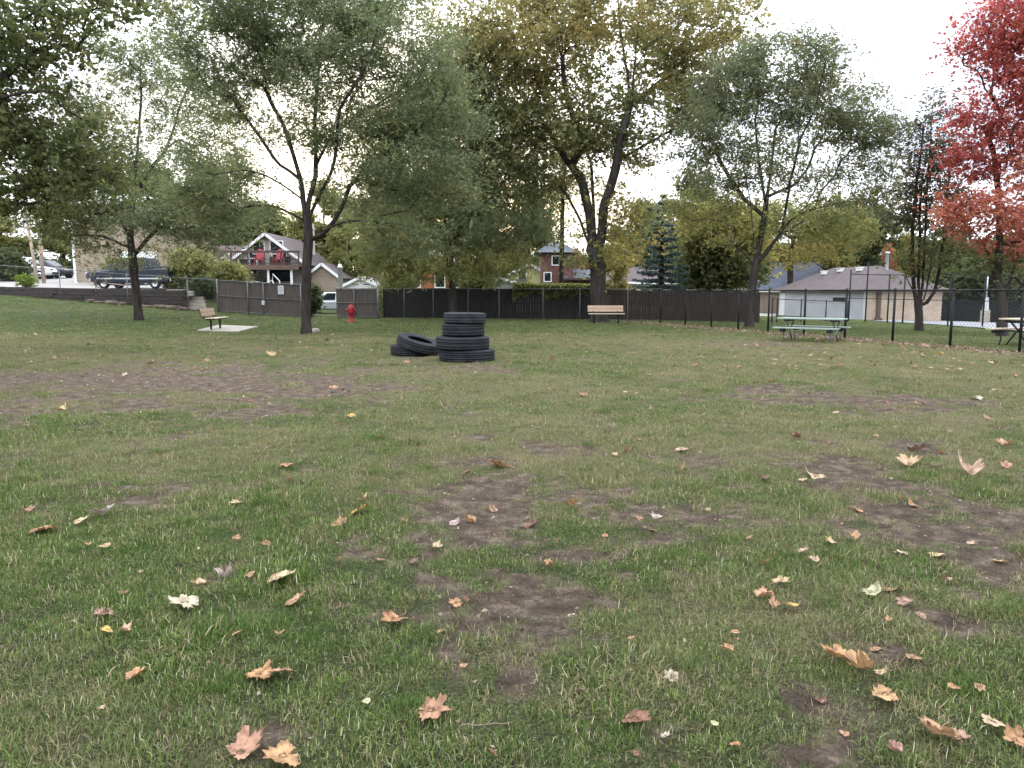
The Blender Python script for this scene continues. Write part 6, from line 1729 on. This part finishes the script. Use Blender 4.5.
BG = [(6, 214, 76, 84, 'yg', 'behind the leaning utility poles'), (-45, 150, 86, 150, 'dk', 'outside the frame beyond the driveway'), (66, 196, 84, 86, 'ol', 'behind the dark car and poles'), (96, 222, 72, 50, 'yg', 'beside the tan garage wall'),
      (152, 165, 92, 110, 'ol', 'rising behind the tan garage'), (212, 166, 80, 90, 'ol', 'behind the brown wing of the balcony house'), (262, 205, 84, 70, 'yt', 'behind the balcony house gable'), (326, 185, 74, 76, 'yg', 'behind the balcony house chimney'),
      (350, 212, 66, 60, 'yg', 'over the small white shed'), (388, 176, 72, 84, 'ye', 'behind the pale house roof'), (428, 182, 76, 80, 'ol', 'behind the rust orange house'), (478, 178, 70, 84, 'yg', 'behind the low blue grey shed'), (497, 236, 54, 30, 'yt', 'beside the pale yellow house'),
      (528, 185, 84, 76, 'gl', 'behind the yellow and brick houses'), (573, 248, 70, 34, 'rp', 'behind the brick house porch'), (640, 200, 92, 70, 'gl', 'behind the mauve roofed house'), (614, 240, 64, 46, 'ye', 'between the brick house and mauve roof'), (692, 172, 96, 90, 'gl', 'tallest one behind the spruce'),
      (755, 205, 98, 80, 'yg', 'behind the vase shaped locust'), (872, 203, 92, 84, 'dk', 'behind the hip roofed building'), (838, 198, 88, 84, 'yg', 'over the brown hip roof ridge'), (906, 232, 76, 36, 'ye', 'beside the many stemmed tree'), (887, 246, 70, 17, 'pk', 'at the end of the brown hip roof'),
      (948, 225, 88, 80, 'dk', 'behind the black board wall and court'), (1000, 235, 84, 90, 'ol', 'behind the red maple trunk'), (1060, 215, 80, 110, 'dk', 'beyond the court outside the frame')]
FILL = [(-260, 190), (-160, 215), (-90, 225), (20, 238), (110, 236), (190, 232), (250, 240), (305, 236), (370, 238), (440, 240), (500, 236), (560, 250), (610, 246), (665, 238), (720, 240), (785, 244), (850, 236), (920, 238), (975, 240), (1040, 236), (1110, 225), (1190, 210), (1280, 190)]
rr = random.Random(44)
def place_tree(px, ytop, d, wpx, kind, label, group):
    nm, pal, shp, desc = KIND[kind]
    key = (kind, rr.randint(0, 1) if kind in ('yg', 'ol', 'dk') else 0)
    x = X(px, d); z = Tz(x, d)
    if key not in PRO: o = proto(400 + len(PRO) * 7, pal, nm, shp); PRO[key] = o
    else: o = copy_tree(PRO[key])
    Ht = P(512, ytop, d).z - z
    o.location = (x, d, z - .1); sz = Ht / 9.7; sx = (wpx / F * d) / (7.4 if shp == 'round' else 3.6)
    o.scale = (sx, sx, sz); o.rotation_euler = (0, 0, rr.uniform(0, 6.28)); tag(o, label, 'tree', group)
for px, yt, d, w, k, l in BG: place_tree(px, yt, d, w, k, KIND[k][3] + ' ' + l, 'trees of the neighbouring gardens')
for i, (px, yt) in enumerate(FILL): place_tree(px, yt, rr.uniform(112, 140), rr.uniform(90, 130), rr.choice(['dk', 'gl', 'ol', 'gl']), 'distant tree in the far line behind the neighbouring gardens', 'far line of trees')

# ------------------------------------------------------------------ ground cover
make_grass()
make_fallen()

# ------------------------------------------------------------------ light, sky, camera
SUN_AZ, SUN_EL = R(-8.7), R(9)
w = bpy.data.worlds.new('World'); S.world = w; w.use_nodes = True
N, L = w.node_tree.nodes, w.node_tree.links; N.clear()
out = N.new('ShaderNodeOutputWorld'); bg = N.new('ShaderNodeBackground'); L.new(bg.outputs[0], out.inputs[0])
sky = N.new('ShaderNodeTexSky'); sky.sky_type = 'NISHITA'; sky.sun_disc = False; sky.sun_elevation = SUN_EL; sky.sun_rotation = SUN_AZ
sky.dust_density = 3; sky.air_density = 1.0
tc = N.new('ShaderNodeTexCoord'); mp = N.new('ShaderNodeMapping'); mp.inputs['Scale'].default_value = (1, 1, 2.6)
L.new(tc.outputs['Generated'], mp.inputs[0])
n = N.new('ShaderNodeTexNoise'); n.inputs['Scale'].default_value = 2.6; n.inputs['Detail'].default_value = 6; L.new(mp.outputs[0], n.inputs['Vector'])
cr = N.new('ShaderNodeValToRGB'); e = cr.color_ramp.elements
e[0].position = .38; e[0].color = (4.4, 5.3, 6.9, 1); e[1].position = .56; e[1].color = (12.2, 12.6, 13.3, 1); L.new(n.outputs[0], cr.inputs[0])
# an overcast sky is brightest overhead
sx_ = N.new('ShaderNodeSeparateXYZ'); L.new(tc.outputs['Generated'], sx_.inputs[0])
el = N.new('ShaderNodeMapRange'); el.inputs[1].default_value = 0; el.inputs[2].default_value = 1; el.inputs[3].default_value = .52; el.inputs[4].default_value = 1.42; L.new(sx_.outputs[2], el.inputs[0])
cm = N.new('ShaderNodeVectorMath'); cm.operation = 'SCALE'; L.new(cr.outputs[0], cm.inputs[0]); L.new(el.outputs[0], cm.inputs['Scale'])
mr = N.new('ShaderNodeMapRange'); mr.inputs[1].default_value = .34; mr.inputs[2].default_value = .5; mr.inputs[3].default_value = .80; mr.inputs[4].default_value = .97
L.new(n.outputs[0], mr.inputs[0])
mx = N.new('ShaderNodeMix'); mx.data_type = 'RGBA'; L.new(mr.outputs[0], mx.inputs[0]); L.new(sky.outputs[0], mx.inputs[6]); # thin cloud glows warm round the hidden sun
nv = N.new('ShaderNodeVectorMath'); nv.operation = 'DOT_PRODUCT'; L.new(tc.outputs['Generated'], nv.inputs[0]); nv.inputs[1].default_value = (math.sin(SUN_AZ) * math.cos(R(5)), math.cos(SUN_AZ) * math.cos(R(5)), math.sin(R(5)))
gl_ = N.new('ShaderNodeMapRange'); gl_.interpolation_type = 'SMOOTHSTEP'; gl_.inputs[1].default_value = math.cos(R(19)); gl_.inputs[2].default_value = 1.0; gl_.inputs[3].default_value = 0; gl_.inputs[4].default_value = 1; L.new(nv.outputs['Value'], gl_.inputs[0])
wm = N.new('ShaderNodeMix'); wm.data_type = 'RGBA'; wm.blend_type = 'MULTIPLY'; wm.inputs[7].default_value = (1.05, .94, .76, 1); L.new(gl_.outputs[0], wm.inputs[0]); L.new(cm.outputs[0], wm.inputs[6])
L.new(wm.outputs[2], mx.inputs[7])
L.new(mx.outputs[2], bg.inputs[0]); bg.inputs[1].default_value = .11

ld = bpy.data.lights.new('sun', 'SUN'); ld.energy = .9; ld.angle = R(14); ld.color = (1, .90, .78)
sd_ = Vector((math.sin(SUN_AZ) * math.cos(SUN_EL), math.cos(SUN_AZ) * math.cos(SUN_EL), math.sin(SUN_EL)))
lo = link(bpy.data.objects.new('sun', ld)); lo.rotation_euler = (-sd_).to_track_quat('-Z', 'Y').to_euler(); lo.location = (0, 0, 40)

cd = bpy.data.cameras.new('camera'); cd.sensor_width = 36; cd.lens = F * 36 / 1024; cd.clip_end = 3000; cd.clip_start = .05
cam = link(bpy.data.objects.new('camera', cd)); cam.location = (0, 0, CAMH); cam.rotation_euler = (math.pi / 2 - TH, 0, 0); S.camera = cam
S.view_settings.view_transform = 'Standard'; S.view_settings.look = 'None'; S.view_settings.exposure = 1.62; S.view_settings.gamma = 1
c = S.cycles; c.use_denoising = True; c.max_bounces = 6; c.diffuse_bounces = 3; c.glossy_bounces = 2; c.transmission_bounces = 4; c.transparent_max_bounces = 6
c.use_adaptive_sampling = True; c.adaptive_threshold = .02
S.render.use_persistent_data = False
